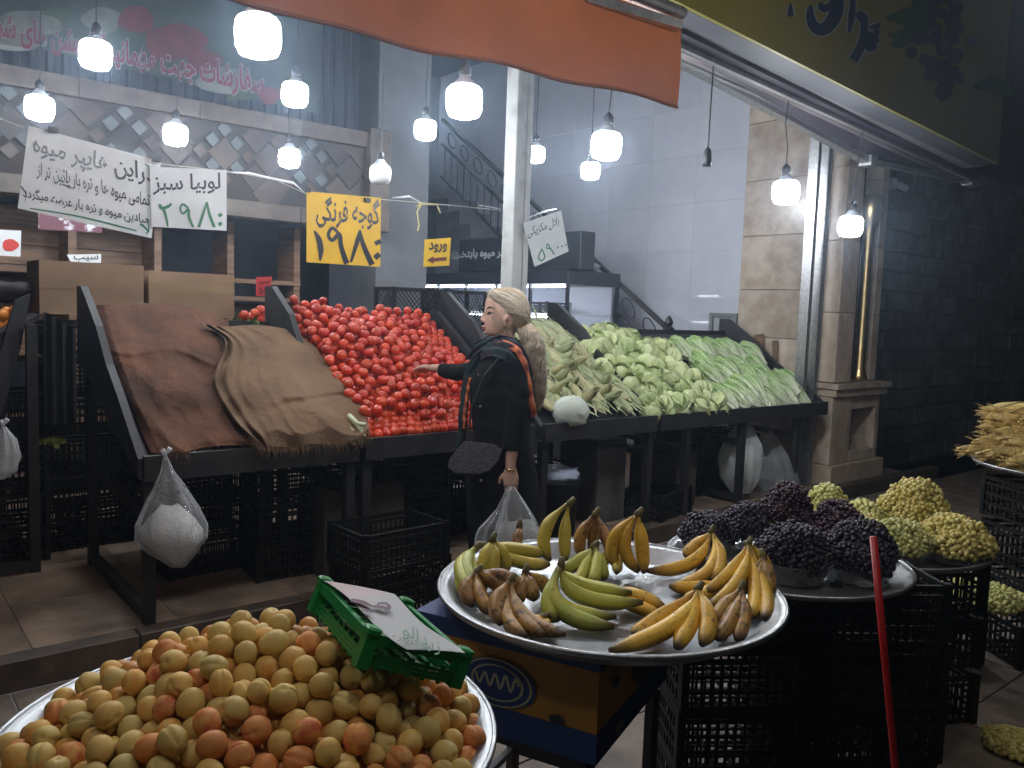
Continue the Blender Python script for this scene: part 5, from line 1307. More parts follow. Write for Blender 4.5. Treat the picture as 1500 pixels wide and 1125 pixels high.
# upright mesh crates behind the tomatoes
def latt(w, h):
    b = MB(); n = 9
    b.box((-w/2, -.01, 0), (w/2, .01, .02)).box((-w/2, -.01, h-.02), (w/2, .01, h)).box((-w/2, -.0105, 0), (-w/2+.018, .0105, h+.001)).box((w/2-.018, -.0105, 0), (w/2, .0105, h+.001))
    for k in range(-8, 18):
        for s in (1, -1):
            x0 = -w/2+k*w/12; a = Vector((x0, s*.001, 0)); bb = Vector((x0+s*h*.9, s*.001, h))
            # clip to the frame
            ts = [0, 1]; dx = bb.x-a.x
            t0 = (-w/2-a.x)/dx; t1 = (w/2-a.x)/dx; lo, hi = max(0, min(t0, t1)), min(1, max(t0, t1))
            if lo < hi: b.beam(a.lerp(bb, lo), a.lerp(bb, hi), .004, .004)
    return b
for (x, w_, lab) in ((3.25, .42, 'black lattice crate standing on edge behind the tomatoes, left one'), (3.68, .40, 'black lattice crate standing on edge left of the woman\'s head')):
    o = root('lattice_crate', lab, 'crate', (x, 5.02, 1.44))
    for y in (0, .26): link('lattice_side', latt(w_, .31).mesh('lattice_side', m_blackp), o, (0, y, 0))
    link('lattice_end', latt(.24, .31).mesh('lattice_end', m_blackp), o, (-w_/2+.012, .13, 0), (0, 0, PI/2)); link('lattice_end', latt(.24, .31).mesh('lattice_end', m_blackp), o, (w_/2-.012, .13, 0), (0, 0, PI/2))
stack(3.25, 5.16, Z1, 6, 'behind the tomato stand', 0, PC, .21); stack(3.75, 5.2, Z1, 6, 'behind the tomatoes near the steel post', 0, PC, .21)
# cardboard boxes on crates behind the burlap
m_card = mat('cardboard', '#a68a70', '#8f745c', 3, .7, bump=.05, rand=.05)
for (x0, x1, z1, lab) in ((.88, 1.43, 1.80, 'large brown cardboard box at the left on top of the burlap stand'), (1.46, 1.98, 1.775, 'brown cardboard box with shiny tape beside the larger box')):
    o = root('cardboard_box', lab, 'cardboard box', ((x0+x1)/2, 5.3, 1.53)); t = .006; y0, y1 = 5.22, 5.6; z0 = 1.50
    for nm, lo, hi in (('front', (x0, y0, z0), (x1, y0+t, z1)), ('rear', (x0, y1-t, z0), (x1, y1, z1)), ('side', (x0+.0005, y0+t, z0), (x0+t, y1-t, z1-.001)), ('side', (x1-t, y0+t, z0), (x1-.0005, y1-t, z1-.001)), ('bottom', (x0+t, y0+t, z0), (x1-t, y1-t, z0+t))): wobj(nm, MB().box(lo, hi), m_card, o)
    wobj('flap', MB().poly([(x0+.01, y0+t, z1), (x1-.01, y0+t, z1), (x1-.02, y0+.13, z1-.05), (x0+.02, y0+.13, z1-.05)], (0, 0, -t)), m_card, o)
    if x0 > 1.4: wobj('tape', MB().box((x0-.001, y0-.0015, z0+.15), (x1+.001, y0-.0005, z0+.20)), mat('brown_tape', (.38, .27, .16), rough=.12), o)
    else: wobj('seam', MB().box((x0+.001, y0-.0015, z0+.145), (x1-.001, y0-.0005, z0+.148)), m_cbrown, o)
stack(1.15, 5.42, Z1, 6, 'carrying the larger cardboard box', 0, PC, .228); stack(1.72, 5.42, Z1, 6, 'carrying the smaller cardboard box', 0, PC, .228)
# ---- fridge with a header
FX0, FX1, FY0, FY1 = 5.64, 6.33, 6.0, 8.9
m_fr = mat('black_fridge_trim', (.016, .018, .024), (.025, .028, .035), 4, .3)
m_lil = mat('fridge_back_panel', (.50, .52, .62), (.46, .48, .60), 3, .35)
fr = root('display_fridge', 'black framed display fridge with lit white interior and dark header', 'fridge', (FX0, FY0, Z1))
wobj('base', MB().box((FX0, FY0, Z1), (FX1, FY1, .95)), m_fr, fr)
wobj('top', MB().box((FX0-.02, FY0-.02, 1.90), (FX1+.05, FY1, 2.04), bev=.006), m_fr, fr)
wobj('back_panel', MB().box((FX1-.03, FY0+.03, .95), (FX1, FY1, 1.9)), m_lil, fr)
for k in range(6): wobj('post', MB().box((FX0, FY0+k*.57, .95), (FX0+.03, FY0+k*.57+.03, 1.9)), m_fr, fr)
wobj('post', MB().box((FX1-.02, FY0-.005, .95), (FX1+.05, FY0+.05, 1.9)), m_fr, fr); wobj('end_pane', MB().box((FX0+.03, FY0+.01, .95), (FX1-.02, FY0+.016, 1.9)), film('fridge_glass', (.8, .85, .9), .06, .03, 2), fr)
for z in (1.28, 1.58): wobj('shelf', MB().box((FX0+.1, FY0+.04, z), (FX1-.03, FY1, z+.02)), mat('fridge_shelf', (.6, .62, .68), rough=.3), fr)
m_tube = emis('lit_fridge_tube', (.82, .9, 1), 48)
for z in (1.885, 1.57): wobj('light_tube', MB().box((FX0+.06, FY0+.08, z-.012), (FX0+.085, FY1-.1, z)), m_tube, fr)
hb = wobj('header', MB().box((FX0+.02, 5.86, 2.045), (5.86, 7.9, 2.42), bev=.006), m_fr, fr)
def hx(px, py): return onX(px, py, FX0+.016)
letters(fr, hx, mat('header_white_letter', (.7, .72, .72), rough=.4), [('هایپر میوه پایتخت', 663, 366, 752, 383, dict(slope=-.05, bold=.03))], [([(662, 372), (666, 376), (670, 372), (666, 368), (662, 372)], [1.5]*5), ([(658, 377), (666, 379), (674, 377)], [1, 2, 1])])
for i, (y, z, lab) in enumerate(((6.35, 1.60, 'black crate of greens on the upper fridge shelf'),)):
    PCs = crate_proto(.5, .34, .12); PCs.put(lab, 'crate', (FX0+.30, y+.35, z), (0, 0, PI/2), GC)
rs = random.Random(3)
for i in range(12): tag(link('lettuce', rs.choice(lets), None, (FX0+.15+rs.random()*.3, 6.15+i*.2, 1.02), (0, rs.uniform(0, 6), rs.uniform(0, 6)), .22), 'green lettuce head inside the lit fridge', 'lettuce', 'lettuces inside the fridge')
# white clutter on top of the fridge
o = root('plastic_bundle', 'pale bundle of plastic on top of the fridge by the header', 'bundle', (6.2, 6.2, 2.05))
wobj('wrap', MB().ball((6.15, 6.25, 2.10), (.07, .16, .05), 14, 9, lambda d: 1+.25*nz(d*3, 1)), film('cloudy_wrap', (.6, .65, .7), .5, .2, 30), o, True)
o = root('air_vent_pipe', 'pale curved panel edge beside the fridge header', 'panel', (6.3, 5.95, 2.05)) if 0 else None
# ---- small framed hatch in the white wall
q0 = onX(1080, 490, XW); q1 = onX(1042, 458, XW)
ht = root('wall_hatch', 'small grey framed hatch low on the white wall beside the marble slabs', 'hatch', q0)
ya, yb = q0.y, q1.y; za, zb2 = q0.z-.1, q1.z
wobj('frame', MB().box((XW-.03, ya, zb2-.04), (XW, yb, zb2)).box((XW-.03, yb-.04, za), (XW, yb, zb2-.0405)).box((XW-.03, ya, za), (XW, ya+.04, zb2-.0405)), mat('grey_frame', (.18, .19, .19), rough=.4), ht); wobj('panel', MB().box((XW-.008, ya+.0405, za), (XW-.001, yb-.0405, zb2-.0405)), mat('grey_panel', (.34, .36, .38), rough=.3), ht)
# leaning board
a = onY(1152, 492, 4.6); b_ = onY(1166, 600, 4.35)
lb = MB(); lb.beam((6.86, 4.5, .85), (6.90, 4.62, 1.47), .016, .10, (0, 1, 0)); lb2 = MB().beam((6.88, 4.38, .85), (6.91, 4.44, 1.42), .016, .05, (0, 1, 0))
o = root('leaning_board', 'brown wooden boards leaning on the marble slabs at the end of the lettuces', 'board', (6.88, 4.5, .85)); wobj('board', lb, m_wood, o); wobj('board', lb2, m_wood, o)
# black box on the back corner of the cabbage stand
p = onY(1062, 492, 4.95); tag(wobj('black_box', MB().box((p.x-.28, 4.98, 1.3), (p.x+.1, 5.3, p.z+.02), bev=.01), m_board), 'black box standing behind the top row of lettuces', 'box')
# ---- bins and boxes below the maize
p = onZ(800, 735, Z1)
tag(wobj('waste_bin', MB().lathe([(.14, 0), (.17, .36), (.175, .37), (.165, .37), (.14, .02)], 20, (3.72, 4.0, Z1), cap=False), m_blackp, None, True), 'black round bin below the maize with a crumpled bag on it', 'bin')
tag(wobj('crumpled_bag', MB().ball((3.72, 4.0, Z1+.40), (.17, .15, .06), 26, 14, lambda d: 1+.30*nz(d*4, 1, 3)+.15*nz(d*11, 1)), film('blue_grey_bag', (.45, .5, .65), .75, .25, 50), None, True), 'crumpled pale blue plastic bag on the black bin', 'plastic bag')
tag(wobj('storage_box', MB().box((4.12, 4.0, Z1), (4.42, 4.4, .72), bev=.01), mat('grey_carton', (.085, .08, .08), (.06, .055, .055), 5, .7)), 'grey box standing on the floor below the maize stand', 'box')
for (x0, y0, x1, y1, z, lab) in ((2.0, 3.95, 2.5, 4.3, .60, 'brown cloth covered box below the left tomatoes'), (5.0, 4.0, 5.25, 4.5, .55, 'dark box under the cabbages left of the crates'), (6.0, 4.2, 6.4, 4.7, .6, 'dark box under the lettuces')):
    tag(wobj('dark_box', MB().box((x0, y0, Z1), (x1, y1, z), bev=.012), mat('dark_brown_cloth', (.05, .04, .033), (.035, .03, .028), 5, .9, bump=.3)), lab, 'box')
# ---- red stick near the viewer
a = atD(1279, 786, 1.45); b_ = atD(1314, 1150, 1.42); dd = (b_-a); t_ = (0-a.z)/dd.z; gnd = a+dd*t_
tag(wobj('red_stick', MB().tube([a, a+dd*.5, gnd], .0064, 12), mat('red_plastic', (.40, .010, .012), rough=.35), None, True), 'bright red stick standing in front of the black crates', 'stick')
# ---- plastic bags
m_bag = film('clear_bag_film', (.80, .84, .88), .10, .10, 16); m_bag2 = film('milky_bag_film', (.72, .76, .78), .34, .16, 18); m_salt = mat('white_grains', (.62, .64, .63), (.5, .52, .52), 40, .7, bump=.6, bscale=90)
def bag(label, pts, depths, top, m=m_bag, fill=None, folds=7, seed=1, name='plastic_bag'):
    """rows of (left px, right px, y px) from top to bottom, hung at a depth plane"""
    o = root(name, label, 'plastic bag', atD((pts[0][0]+pts[0][1])/2, pts[0][2], depths))
    b = MB(); n = 36; V = []
    rows = []
    for i in range(len(pts)-1):
        for k in range(4):
            t = k/4; rows.append([pts[i][j]*(1-t)+pts[i+1][j]*t for j in range(3)])
    rows.append(list(pts[-1]))
    for i, (l, r, y) in enumerate(rows):
        c = atD((l+r)/2, y, depths); hw = (r-l)/2*depths/FOC; v = i/(len(rows)-1)
        for j in range(n):
            t = 2*PI*j/n; f = 1+.13*math.sin(folds*t+seed)*(1-v*.6)+.05*math.sin(folds*2.3*t+v*5+seed)*(1-v*.5)+.10*nz((math.cos(t)*1.5, math.sin(t)*1.5, v*4), 1.3, seed)
            V.append(c+CR*(hw*math.cos(t)*f)+CD*(hw*.7*math.sin(t)*f)+Vector((0, 0, .004*nz((t*2, v*9, seed)))))
    k = len(rows); F = [(i*n+j, i*n+(j+1) % n, (i+1)*n+(j+1) % n, (i+1)*n+j) for i in range(k-1) for j in range(n)]+[tuple((k-1)*n+j for j in range(n))]
    b.add(V, F); wobj('film', b, m, o, True)
    # knot and ears on top
    c = atD((pts[0][0]+pts[0][1])/2, pts[0][2], depths); e = MB()
    e.tube([c+Vector((0, 0, -.02)), c+Vector((0, 0, .01)), c+CR*.02+Vector((0, 0, .035))], [.008, .006, .012], 8); e.tube([c, c-CR*.015+Vector((0, 0, .03))], [.006, .012], 8)
    if top: wobj('knot', e, m_bag2, o, True)
    if fill:
        fb_ = MB(); rows2 = fill[0]; V = []
        for i, (l, r, y) in enumerate(rows2):
            c = atD((l+r)/2, y, depths); hw = (r-l)/2*depths/FOC
            for j in range(24):
                t = 2*PI*j/24; f = 1+.06*nz((math.cos(t)*2, math.sin(t)*2, i), 1.2, seed); V.append(c+CR*(hw*math.cos(t)*f)+CD*(hw*.62*math.sin(t)*f)+CU*(.012*math.sin(t*2+i) if i == 0 else 0))
        k = len(rows2); fb_.add(V, [(i*24+j, i*24+(j+1) % 24, (i+1)*24+(j+1) % 24, (i+1)*24+j) for i in range(k-1) for j in range(24)]+[tuple(range(23, -1, -1)), tuple((k-1)*24+j for j in range(24))])
        wobj('contents', fb_, fill[1], o, True)
    return o
dB = depth((1.123, 3.76, .9))
bag('knotted clear bag of white grains hanging from the burlap stand', [(240, 245, 668), (236, 254, 690), (226, 272, 715), (212, 288, 742), (200, 299, 768), (202, 299, 790), (222, 286, 810), (252, 270, 830)], dB, True, fill=([(236, 262, 742), (218, 284, 758), (207, 296, 776), (206, 296, 790), (226, 284, 808), (253, 268, 827)], m_salt))
bag('whitish plastic bag hanging at the far left edge', [(2, 8, 625), (-6, 22, 645), (-14, 27, 670), (-16, 24, 690), (-6, 6, 702)], depth((.1, 4.9, .8)), True, m_bag2, seed=4)
bag('clear shopping bag held in the woman\'s hand', [(748, 753, 712), (738, 768, 735), (730, 786, 765), (720, 800, 800), (716, 806, 835), (726, 796, 862)], depth((2.58, 3.36, 1.0))-.30, False, fill=([(736, 782, 765), (726, 792, 790), (722, 798, 830), (735, 788, 856)], mat('pale_wrapped_goods', (.26, .27, .26), (.14, .14, .13), 9, .5)), seed=6)
bag('smaller clear bag held beside the larger one', [(744, 750, 712), (728, 742, 745), (700, 745, 775), (694, 748, 800), (700, 742, 840)], depth((2.58, 3.36, 1.0))-.26, False, seed=8)
bag('milky bag of lettuce leaves hanging under the lettuces', [(1084, 1092, 608), (1076, 1102, 625), (1060, 1112, 650), (1052, 1114, 675), (1056, 1112, 700), (1072, 1100, 722)], depth((6.0, 3.80, .75)), True, m_bag2, seed=10, fill=([(1070, 1106, 652), (1060, 1112, 670), (1062, 1110, 690), (1078, 1098, 702)], mat('pale_bagged_leaves', (.30, .34, .28), (.5, .52, .48), 12, .5)))
bag('large grey see-through bag resting under the right end of the lettuces', [(1122, 1136, 636), (1112, 1146, 655), (1105, 1160, 680), (1100, 1168, 705), (1104, 1172, 728)], depth((6.45, 3.90, .5)), True, film('smoky_bag_film', (.30, .32, .33), .45, .25, 30), seed=12)
tag(wobj('wrapped_head', MB().ball(onS(836, 602, .10), (.128, .11, .10), 28, 18, lambda d: 1+.09*nz(d*3, 1, 2)+.06*abs(nz(d*7, 1, 5))+(.10*abs(math.sin(9*math.atan2(d.y, d.x))) if d.z < -.5 else 0)), film('white_wrap_film', (.74, .80, .72), .50, .15, 14), None, True), 'round vegetable wrapped in white film on the front of the maize', 'wrapped vegetable')
tag(wobj('wrapped_core', MB().ball(onS(836, 602, .10), (.08, .07, .065), 16, 10), m_cab, None, True, attr=True), 'pale vegetable inside the white film on the maize', 'vegetable') if 0 else None
p = onZ(1322, 848, ZB)
bag('white bag end hanging over the rim behind the red stick', [(1308, 1318, 824), (1298, 1338, 838), (1296, 1342, 850), (1304, 1334, 862)], depth(p)-.02, False, m_bag2, seed=14)
# film scrap under the bananas
ps_ = onZ(965, 855, TB+.006); tag(wobj('film_scrap', MB().grid(lambda u, v: ps_+Vector(((u-.5)*.16, (v-.5)*.12, .012*abs(nz((u*5, v*5, 1))))), 18, 14), m_bag, None, True), 'crumpled clear film lying on the banana tray', 'plastic film')
# ------------------------------------------------------------------ burlap sacking
def burlap(name, c1, c2):
    m = mat(name, c1, c2, 4, .95, bump=.35, bscale=260, lo=.3, hi=.7, detail=6, spec=.1)
    nt = m.node_tree; b = nt.nodes['Principled BSDF']; N = nt.nodes.new; L = nt.links.new
    tc = N('ShaderNodeTexCoord'); wv = N('ShaderNodeTexWave'); wv.inputs['Scale'].default_value = 110; wv.inputs['Distortion'].default_value = 1.5; wv.bands_direction = 'X'; L(tc.outputs['Object'], wv.inputs['Vector'])
    w2 = N('ShaderNodeTexWave'); w2.inputs['Scale'].default_value = 110; w2.inputs['Distortion'].default_value = 1.5; w2.bands_direction = 'Y'; L(tc.outputs['Object'], w2.inputs['Vector'])
    nn = N('ShaderNodeTexNoise'); nn.inputs['Scale'].default_value = 22; nn.inputs['Detail'].default_value = 5; nn.inputs['Distortion'].default_value = 1.2; L(tc.outputs['Object'], nn.inputs['Vector'])
    b3 = N('ShaderNodeBump'); b3.inputs['Strength'].default_value = .55; b3.inputs['Distance'].default_value = .02; L(nn.outputs[0], b3.inputs['Height'])
    ad = N('ShaderNodeMath'); L(wv.outputs['Fac'], ad.inputs[0]); L(w2.outputs['Fac'], ad.inputs[1])
    bp = [n for n in nt.nodes if n.type == 'BUMP'][0]; b2 = N('ShaderNodeBump'); b2.inputs['Strength'].default_value = .35; b2.inputs['Distance'].default_value = .004; L(ad.outputs[0], b2.inputs['Height']); L(bp.outputs[0], b2.inputs['Normal']); L(b2.outputs[0], b.inputs['Normal']); L(b3.outputs[0], bp.inputs['Normal'])
    return m
m_b1 = burlap('red_brown_burlap', '#715141', '#493830'); m_b2 = burlap('tan_burlap', '#836a55', '#62503f')
def coons(T, B, Lf, Rt):
    """four boundary polylines of photo pixels"""
    def at(P, t):
        n = len(P)-1; x = t*n; i = min(int(x), n-1); f = x-i
        a, b, c, d = P[max(i-1, 0)], P[i], P[i+1], P[min(i+2, n)]
        return tuple(.5*(2*b[k]+(c[k]-a[k])*f+(2*a[k]-5*b[k]+4*c[k]-d[k])*f*f+(3*b[k]-a[k]-3*c[k]+d[k])*f**3) for k in (0, 1))
    def g(u, v):
        t, b, l, r = at(T, u), at(B, u), at(Lf, v), at(Rt, v)
        return tuple((1-v)*t[k]+v*b[k]+(1-u)*l[k]+u*r[k]-((1-u)*(1-v)*T[0][k]+u*(1-v)*T[-1][k]+(1-u)*v*B[0][k]+u*v*B[-1][k]) for k in (0, 1))
    return g
g1_ = coons([(136, 447), (180, 446), (240, 444), (290, 452), (335, 470)], [(220, 662), (262, 664), (300, 655), (345, 652), (400, 655)], [(136, 447), (152, 500), (172, 550), (195, 605), (220, 662)], [(335, 470), (338, 520), (345, 570), (365, 620), (400, 655)])
def cl1(u, v):
    px, py = g1_(u, v); h = .06+.045*math.sin(u*PI)*math.sin(v*PI)+.038*nz((u*2.5, v*3, 0), 1.3)+.008*nz((u*9, v*6, 4))
    rg = noise.ridged_multi_fractal(Vector((u*2.2+v*.8, v*2.6-u*.7, 3.1)), 1.0, 2.1, 4, 1.0, 2.0); h += .018*(rg-1.0)
    h += .012*math.exp(-((v-.30-.06*u-.02*math.sin(u*9))/.02)**2)*(u < .9) - .02*math.exp(-(((u-.55)/.12)**2+((v-.7)/.10)**2)) + .020*math.exp(-((v-.93)/.05)**2)*u
    h *= min(1, .35+u*6)
    p = onS(px, py, h)
    if p.y < FY-.04: p = onY(px, py, FY-.045-.01*math.sin(u*14)); 
    return p
o1 = tag(wobj('burlap_sack', MB().grid(cl1, 90, 90), m_b1, None, True), 'reddish brown burlap sacking over the left half of the stand', 'burlap')
g2_ = coons([(292, 474), (330, 478), (375, 476), (425, 484), (462, 508)], [(380, 650), (420, 655), (455, 650), (500, 650), (541, 634)], [(292, 474), (330, 500), (312, 560), (336, 610), (380, 650)], [(462, 508), (484, 540), (510, 572), (532, 598), (541, 634)])
def cl2(u, v):
    px, py = g2_(u, v)
    h = .10+.06*math.sin(min(1, u*1.1)*PI*.8+.3)*math.sin(v*2.4+.35)+.032*nz((u*2.6, v*2.8, 7), 1.4)
    # gathered folds down the left border
    f = math.exp(-(u/.16)**2); h += f*(.026*math.sin(u*62+math.sin(v*7)*1.6)+.014*math.sin(v*31+u*18))
    h += .018*math.exp(-((u-.34-.10*v+.03*math.sin(v*7))/.035)**2)*(.4+.6*v)+.014*math.exp(-((u-.55-.18*v)/.05)**2)*smooth01((v-.35)*3)
    h -= .017*math.exp(-((v-.66+.24*(u-.5))/.028)**2)*smooth01((u-.28)*4)
    h += .010*math.sin(u*24+v*9)*smooth01((v-.75)*4)
    h += .016*(noise.ridged_multi_fractal(Vector((u*2.6-v*.9, v*2.4+u*.5, 8.3)), 1.0, 2.1, 4, 1.0, 2.0)-1.0)
    p = onS(px, py, h)
    if p.y < FY-.05: p = onY(px, py, FY-.055-.012*math.sin(u*17))
    return p
o2 = tag(wobj('burlap_sack', MB().grid(cl2, 130, 110), m_b2, None, True), 'tan burlap sacking with thick folds over the right half of the stand', 'burlap')
# frayed threads at the hems
def fringe(fn, par, m, n, us, vs=1.0):
    rs = random.Random(4); b = MB()
    for _ in range(n):
        u = rs.uniform(*us); p = fn(u, vs); q = p+Vector((rs.uniform(-.02, .02), -rs.uniform(.0, .02), -rs.uniform(.015, .07))); mid = (p+q)/2+Vector((rs.uniform(-.01, .01), -.012, 0))
        b.tube([p, mid, q], [.0012, .0011, .0008], 3, cap=False)
    c = wobj('frayed_threads', b, m, par); c['kind'] = 'stuff'
fringe(cl1, o1, m_b1, 70, (0, 1)); fringe(cl2, o2, m_b2, 260, (0, 1)); fringe(lambda u, v: cl2(v*.01, u), o2, m_b2, 60, (.3, 1))
# leek ends and leaves peeping out
m_leek = mat('pale_leek', (.58, .60, .42), (.40, .46, .22), 10, .4)
for i, ((ax, ay), (bx, by), w_) in enumerate((((515, 632), (530, 648), .016), ((524, 622), (534, 640), .015), ((508, 640), (520, 650), .014), ((523, 620), (535, 622), .012))):
    tag(wobj('leek', MB().tube([onY(ax-12, ay-12, FY+.06), onY(ax, ay, FY-.0), onY(bx, by, FY-.05)], [w_, w_, w_*.8], 10), m_leek, None, True), 'white leek end sticking out under the tan burlap', 'leek', 'leek ends under the burlap')
lm = mat('dark_leaf', (.05, .12, .03), (.09, .16, .04), 14, .5)
def leafbits(spots, label, seed, m=lm):
    rs = random.Random(seed); b = MB()
    for (px, py, Y) in spots:
        for _ in range(8):
            p = onY(px+rs.uniform(-5, 5), py+rs.uniform(-3, 3), Y); a = rs.uniform(0, 6); l = rs.uniform(.03, .07); d = Vector((math.cos(a), math.sin(a)*.4, rs.uniform(-.5, .6)))*l; w_ = d.cross(Vector((0, 1, .3))).normalized()*l*.25
            b.add([p, p+d*.5+w_, p+d, p+d*.5-w_], [(0, 1, 2, 3)])
    o = wobj('leaf_scraps', b, m); tag(o, label, 'leaves', kind='stuff')
leafbits([(395, 483, 4.85), (380, 478, 4.9), (405, 487, 4.8), (365, 474, 4.95), (340, 470, 4.95), (478, 540, 4.35), (475, 530, 4.4), (484, 545, 4.3)], 'green leaf scraps along the edge of the burlap', 3)
leafbits([(400, 650, 3.8), (420, 652, 3.8), (440, 650, 3.8), (385, 652, 3.8), (460, 650, 3.8), (500, 652, 3.8)], 'leaf scraps along the front rail below the burlap', 5)
leafbits([(60, 646, 5.1), (80, 648, 5.1), (95, 645, 5.1), (70, 643, 5.2)], 'yellow green leaf scraps on the dark crates at the left', 6, mat('yellow_leaf', (.22, .26, .04), (.15, .18, .03), 12, .6))
# ------------------------------------------------------------------ the woman
WX, WY = 2.58, 3.36
DW = depth((WX, WY, 1.0)); KW = DW/FOC
HR = Vector((CR.x, CR.y, 0)).normalized(); HD = Vector((CD.x, CD.y, 0)).normalized()
def W(px, py, o=0.0): return atD(px, py, DW)+HD*o
LF = -HR                                     # the way she faces
m_skin = mat('skin', (.50, .32, .245), (.45, .275, .205), 14, .45, sub=.2); m_coat = mat('black_coat_cloth', (.004, .004, .006), (.008, .008, .010), 7, .85, spec=.15, bump=.25, bscale=30)
def wrap(vo, mb, name, mtl, par, vox, smooth_it=4):
    me = bpy.data.meshes.new(name); me.from_pydata([tuple(v) for v in mb.V], [], mb.F)
    b = bmesh.new(); b.from_mesh(me); bmesh.ops.recalc_face_normals(b, faces=b.faces); b.to_mesh(me); b.free()
    o = bpy.data.objects.new(name+'_tmp', me); COL.objects.link(o)
    r = o.modifiers.new('r', 'REMESH'); r.mode = 'VOXEL'; r.voxel_size = vox; r.use_smooth_shade = True
    if smooth_it: s = o.modifiers.new('s', 'SMOOTH'); s.factor = .5; s.iterations = smooth_it
    dg = bpy.context.evaluated_depsgraph_get(); dg.update()
    m2 = bpy.data.meshes.new_from_object(o.evaluated_get(dg)); bpy.data.objects.remove(o)
    m2.name = name; m2.materials.clear(); m2.materials.append(mtl); m2.polygons.foreach_set('use_smooth', [True]*len(m2.polygons))
    o = link(name, m2, par)
    if par is not None: o.matrix_parent_inverse = Matrix.Translation(-Vector(par.location))
    return o
def loft(mb, rings, n=24, sq=2.0, up=None):
    """rings: (center, half width along facing, half depth across, optional lean)"""
    V = []
    for c, a, b_ in rings:
        for j in range(n):
            t = 2*PI*j/n; ct, st = math.cos(t), math.sin(t); e = 2/sq
            V.append(Vector(c)+LF*(a*math.copysign(abs(ct)**e, ct))+HD*(b_*math.copysign(abs(st)**e, st)))
    k = len(rings)
    return mb.add(V, [(i*n+j, i*n+(j+1) % n, (i+1)*n+(j+1) % n, (i+1)*n+j) for i in range(k-1) for j in range(n)]+[tuple(range(n-1, -1, -1)), tuple((k-1)*n+j for j in range(n))])
wm = root('person', 'woman with pale blond ponytail in a black coat reaching for tomatoes', 'person', (WX, WY, 0))
body = MB()
# head: horizontal slices, front profile / back / half width in photo pixels
prof = [  # y, front x, back x, half width m
    (424.5, 735, 748, .018), (427, 724, 758, .040), (431, 717.5, 764, .054), (436, 713.5, 768, .064), (442, 711.5, 770.5, .070), (448, 710.6, 771.5, .073), (453, 710.0, 771.5, .0745), (457, 709.4, 771, .0745), (460, 710.2, 770.5, .074),
    (463, 710.6, 769.5, .073), (467, 710.0, 768, .072), (471, 709.8, 765.5, .070), (475, 709.8, 762, .067), (479, 709.9, 758, .063), (483, 710.4, 754, .058), (487, 711.0, 750, .052), (490, 712.5, 746, .045), (493, 717, 742, .033)]
def headring(y, xf, xb, hw, n=40):
    xc = xf+(xb-xf)*.5; hl = (xb-xf)/2*KW; V = []
    c = W(xc, y)
    for j in range(n):
        t = 2*PI*j/n; ct, st = math.cos(t), math.sin(t)
        w_ = hw*abs(st)**.85*(1 if st > 0 else -1)
        f = hl*ct
        # narrower face in front, fuller skull behind
        if ct > 0: w_ *= (1-.18*ct)
        # eye socket
        V.append(c+LF*f+HD*w_)
    return V
V = []; n = 40
for p in prof: V += headring(*p)
body.add(V, [(i*n+j, i*n+(j+1) % n, (i+1)*n+(j+1) % n, (i+1)*n+j) for i in range(len(prof)-1) for j in range(n)]+[tuple(range(n-1, -1, -1)), tuple((len(prof)-1)*n+j for j in range(n))])
def bl(px, py, o, r, nu=14, nv=10): body.ball(W(px, py, o), r, nu, nv)
# nose, lips, chin, cheek, brow
for px, py, r in ((710.5, 457, .0062), (709.0, 460.5, .0072), (707.2, 464, .0082), (705.6, 467.4, .0096), (707.0, 470.2, .0098)): bl(px, py, 0, r)
for s in (-1, 1): bl(708.6, 470.4, s*.010, .0072); bl(712.6, 454.5, s*.018, (.007, .014, .0045))
bl(709.0, 477.6, 0, (.0075, .018, .0042)); bl(709.3, 481.0, 0, (.0075, .015, .0045)); bl(712.2, 487.5, 0, (.012, .016, .011))
# ears
for s in (-1, 1):
    bl(741, 470, s*.070, (.014, .006, .026)); bl(743, 466, s*.075, (.014, .006, .014)); bl(740, 477, s*.071, (.008, .006, .009))
# neck
body.tube([W(742, 478), W(739, 492), W(741, 506), W(744, 520)], [.055, .052, .055, .07], 20)
# torso, arms, legs under the clothes
rings = [(W(744, 512), .055, .07), (W(743, 520), .085, .15), (W(740, 535), .105, .165), (W(738, 565), .125, .15), (W(735, 595), .13, .14), (W(734, 630), .115, .13), (W(734, 665), .13, .155), (W(735, 700), .145, .165), (W(735, 725), .12, .15)]
loft(body, rings)
for s, fx in ((-1, 728), (1, 738)):
    body.tube([W(735, 715, s*.085), W(fx, 790, s*.09), W(fx+2, 850, s*.095), W(fx+6, 890, s*.1)], [.095, .062, .055, .038], 14)
    body.tube([W(fx+8, 893, s*.1), W(fx-2, 899, s*.1), W(fx-18, 903, s*.1)], [.035, .034, .028], 12)
# left arm hanging down (towards us)
LA = [(W(752, 528, -.165), .058), (W(757, 560, -.19), .05), (W(757, 600, -.20), .042), (W(753, 635, -.21), .036), (W(748.5, 662, -.215), .027), (W(748, 676, -.215), .0245)]
body.tube([p for p, r in LA], [r for p, r in LA], 14)
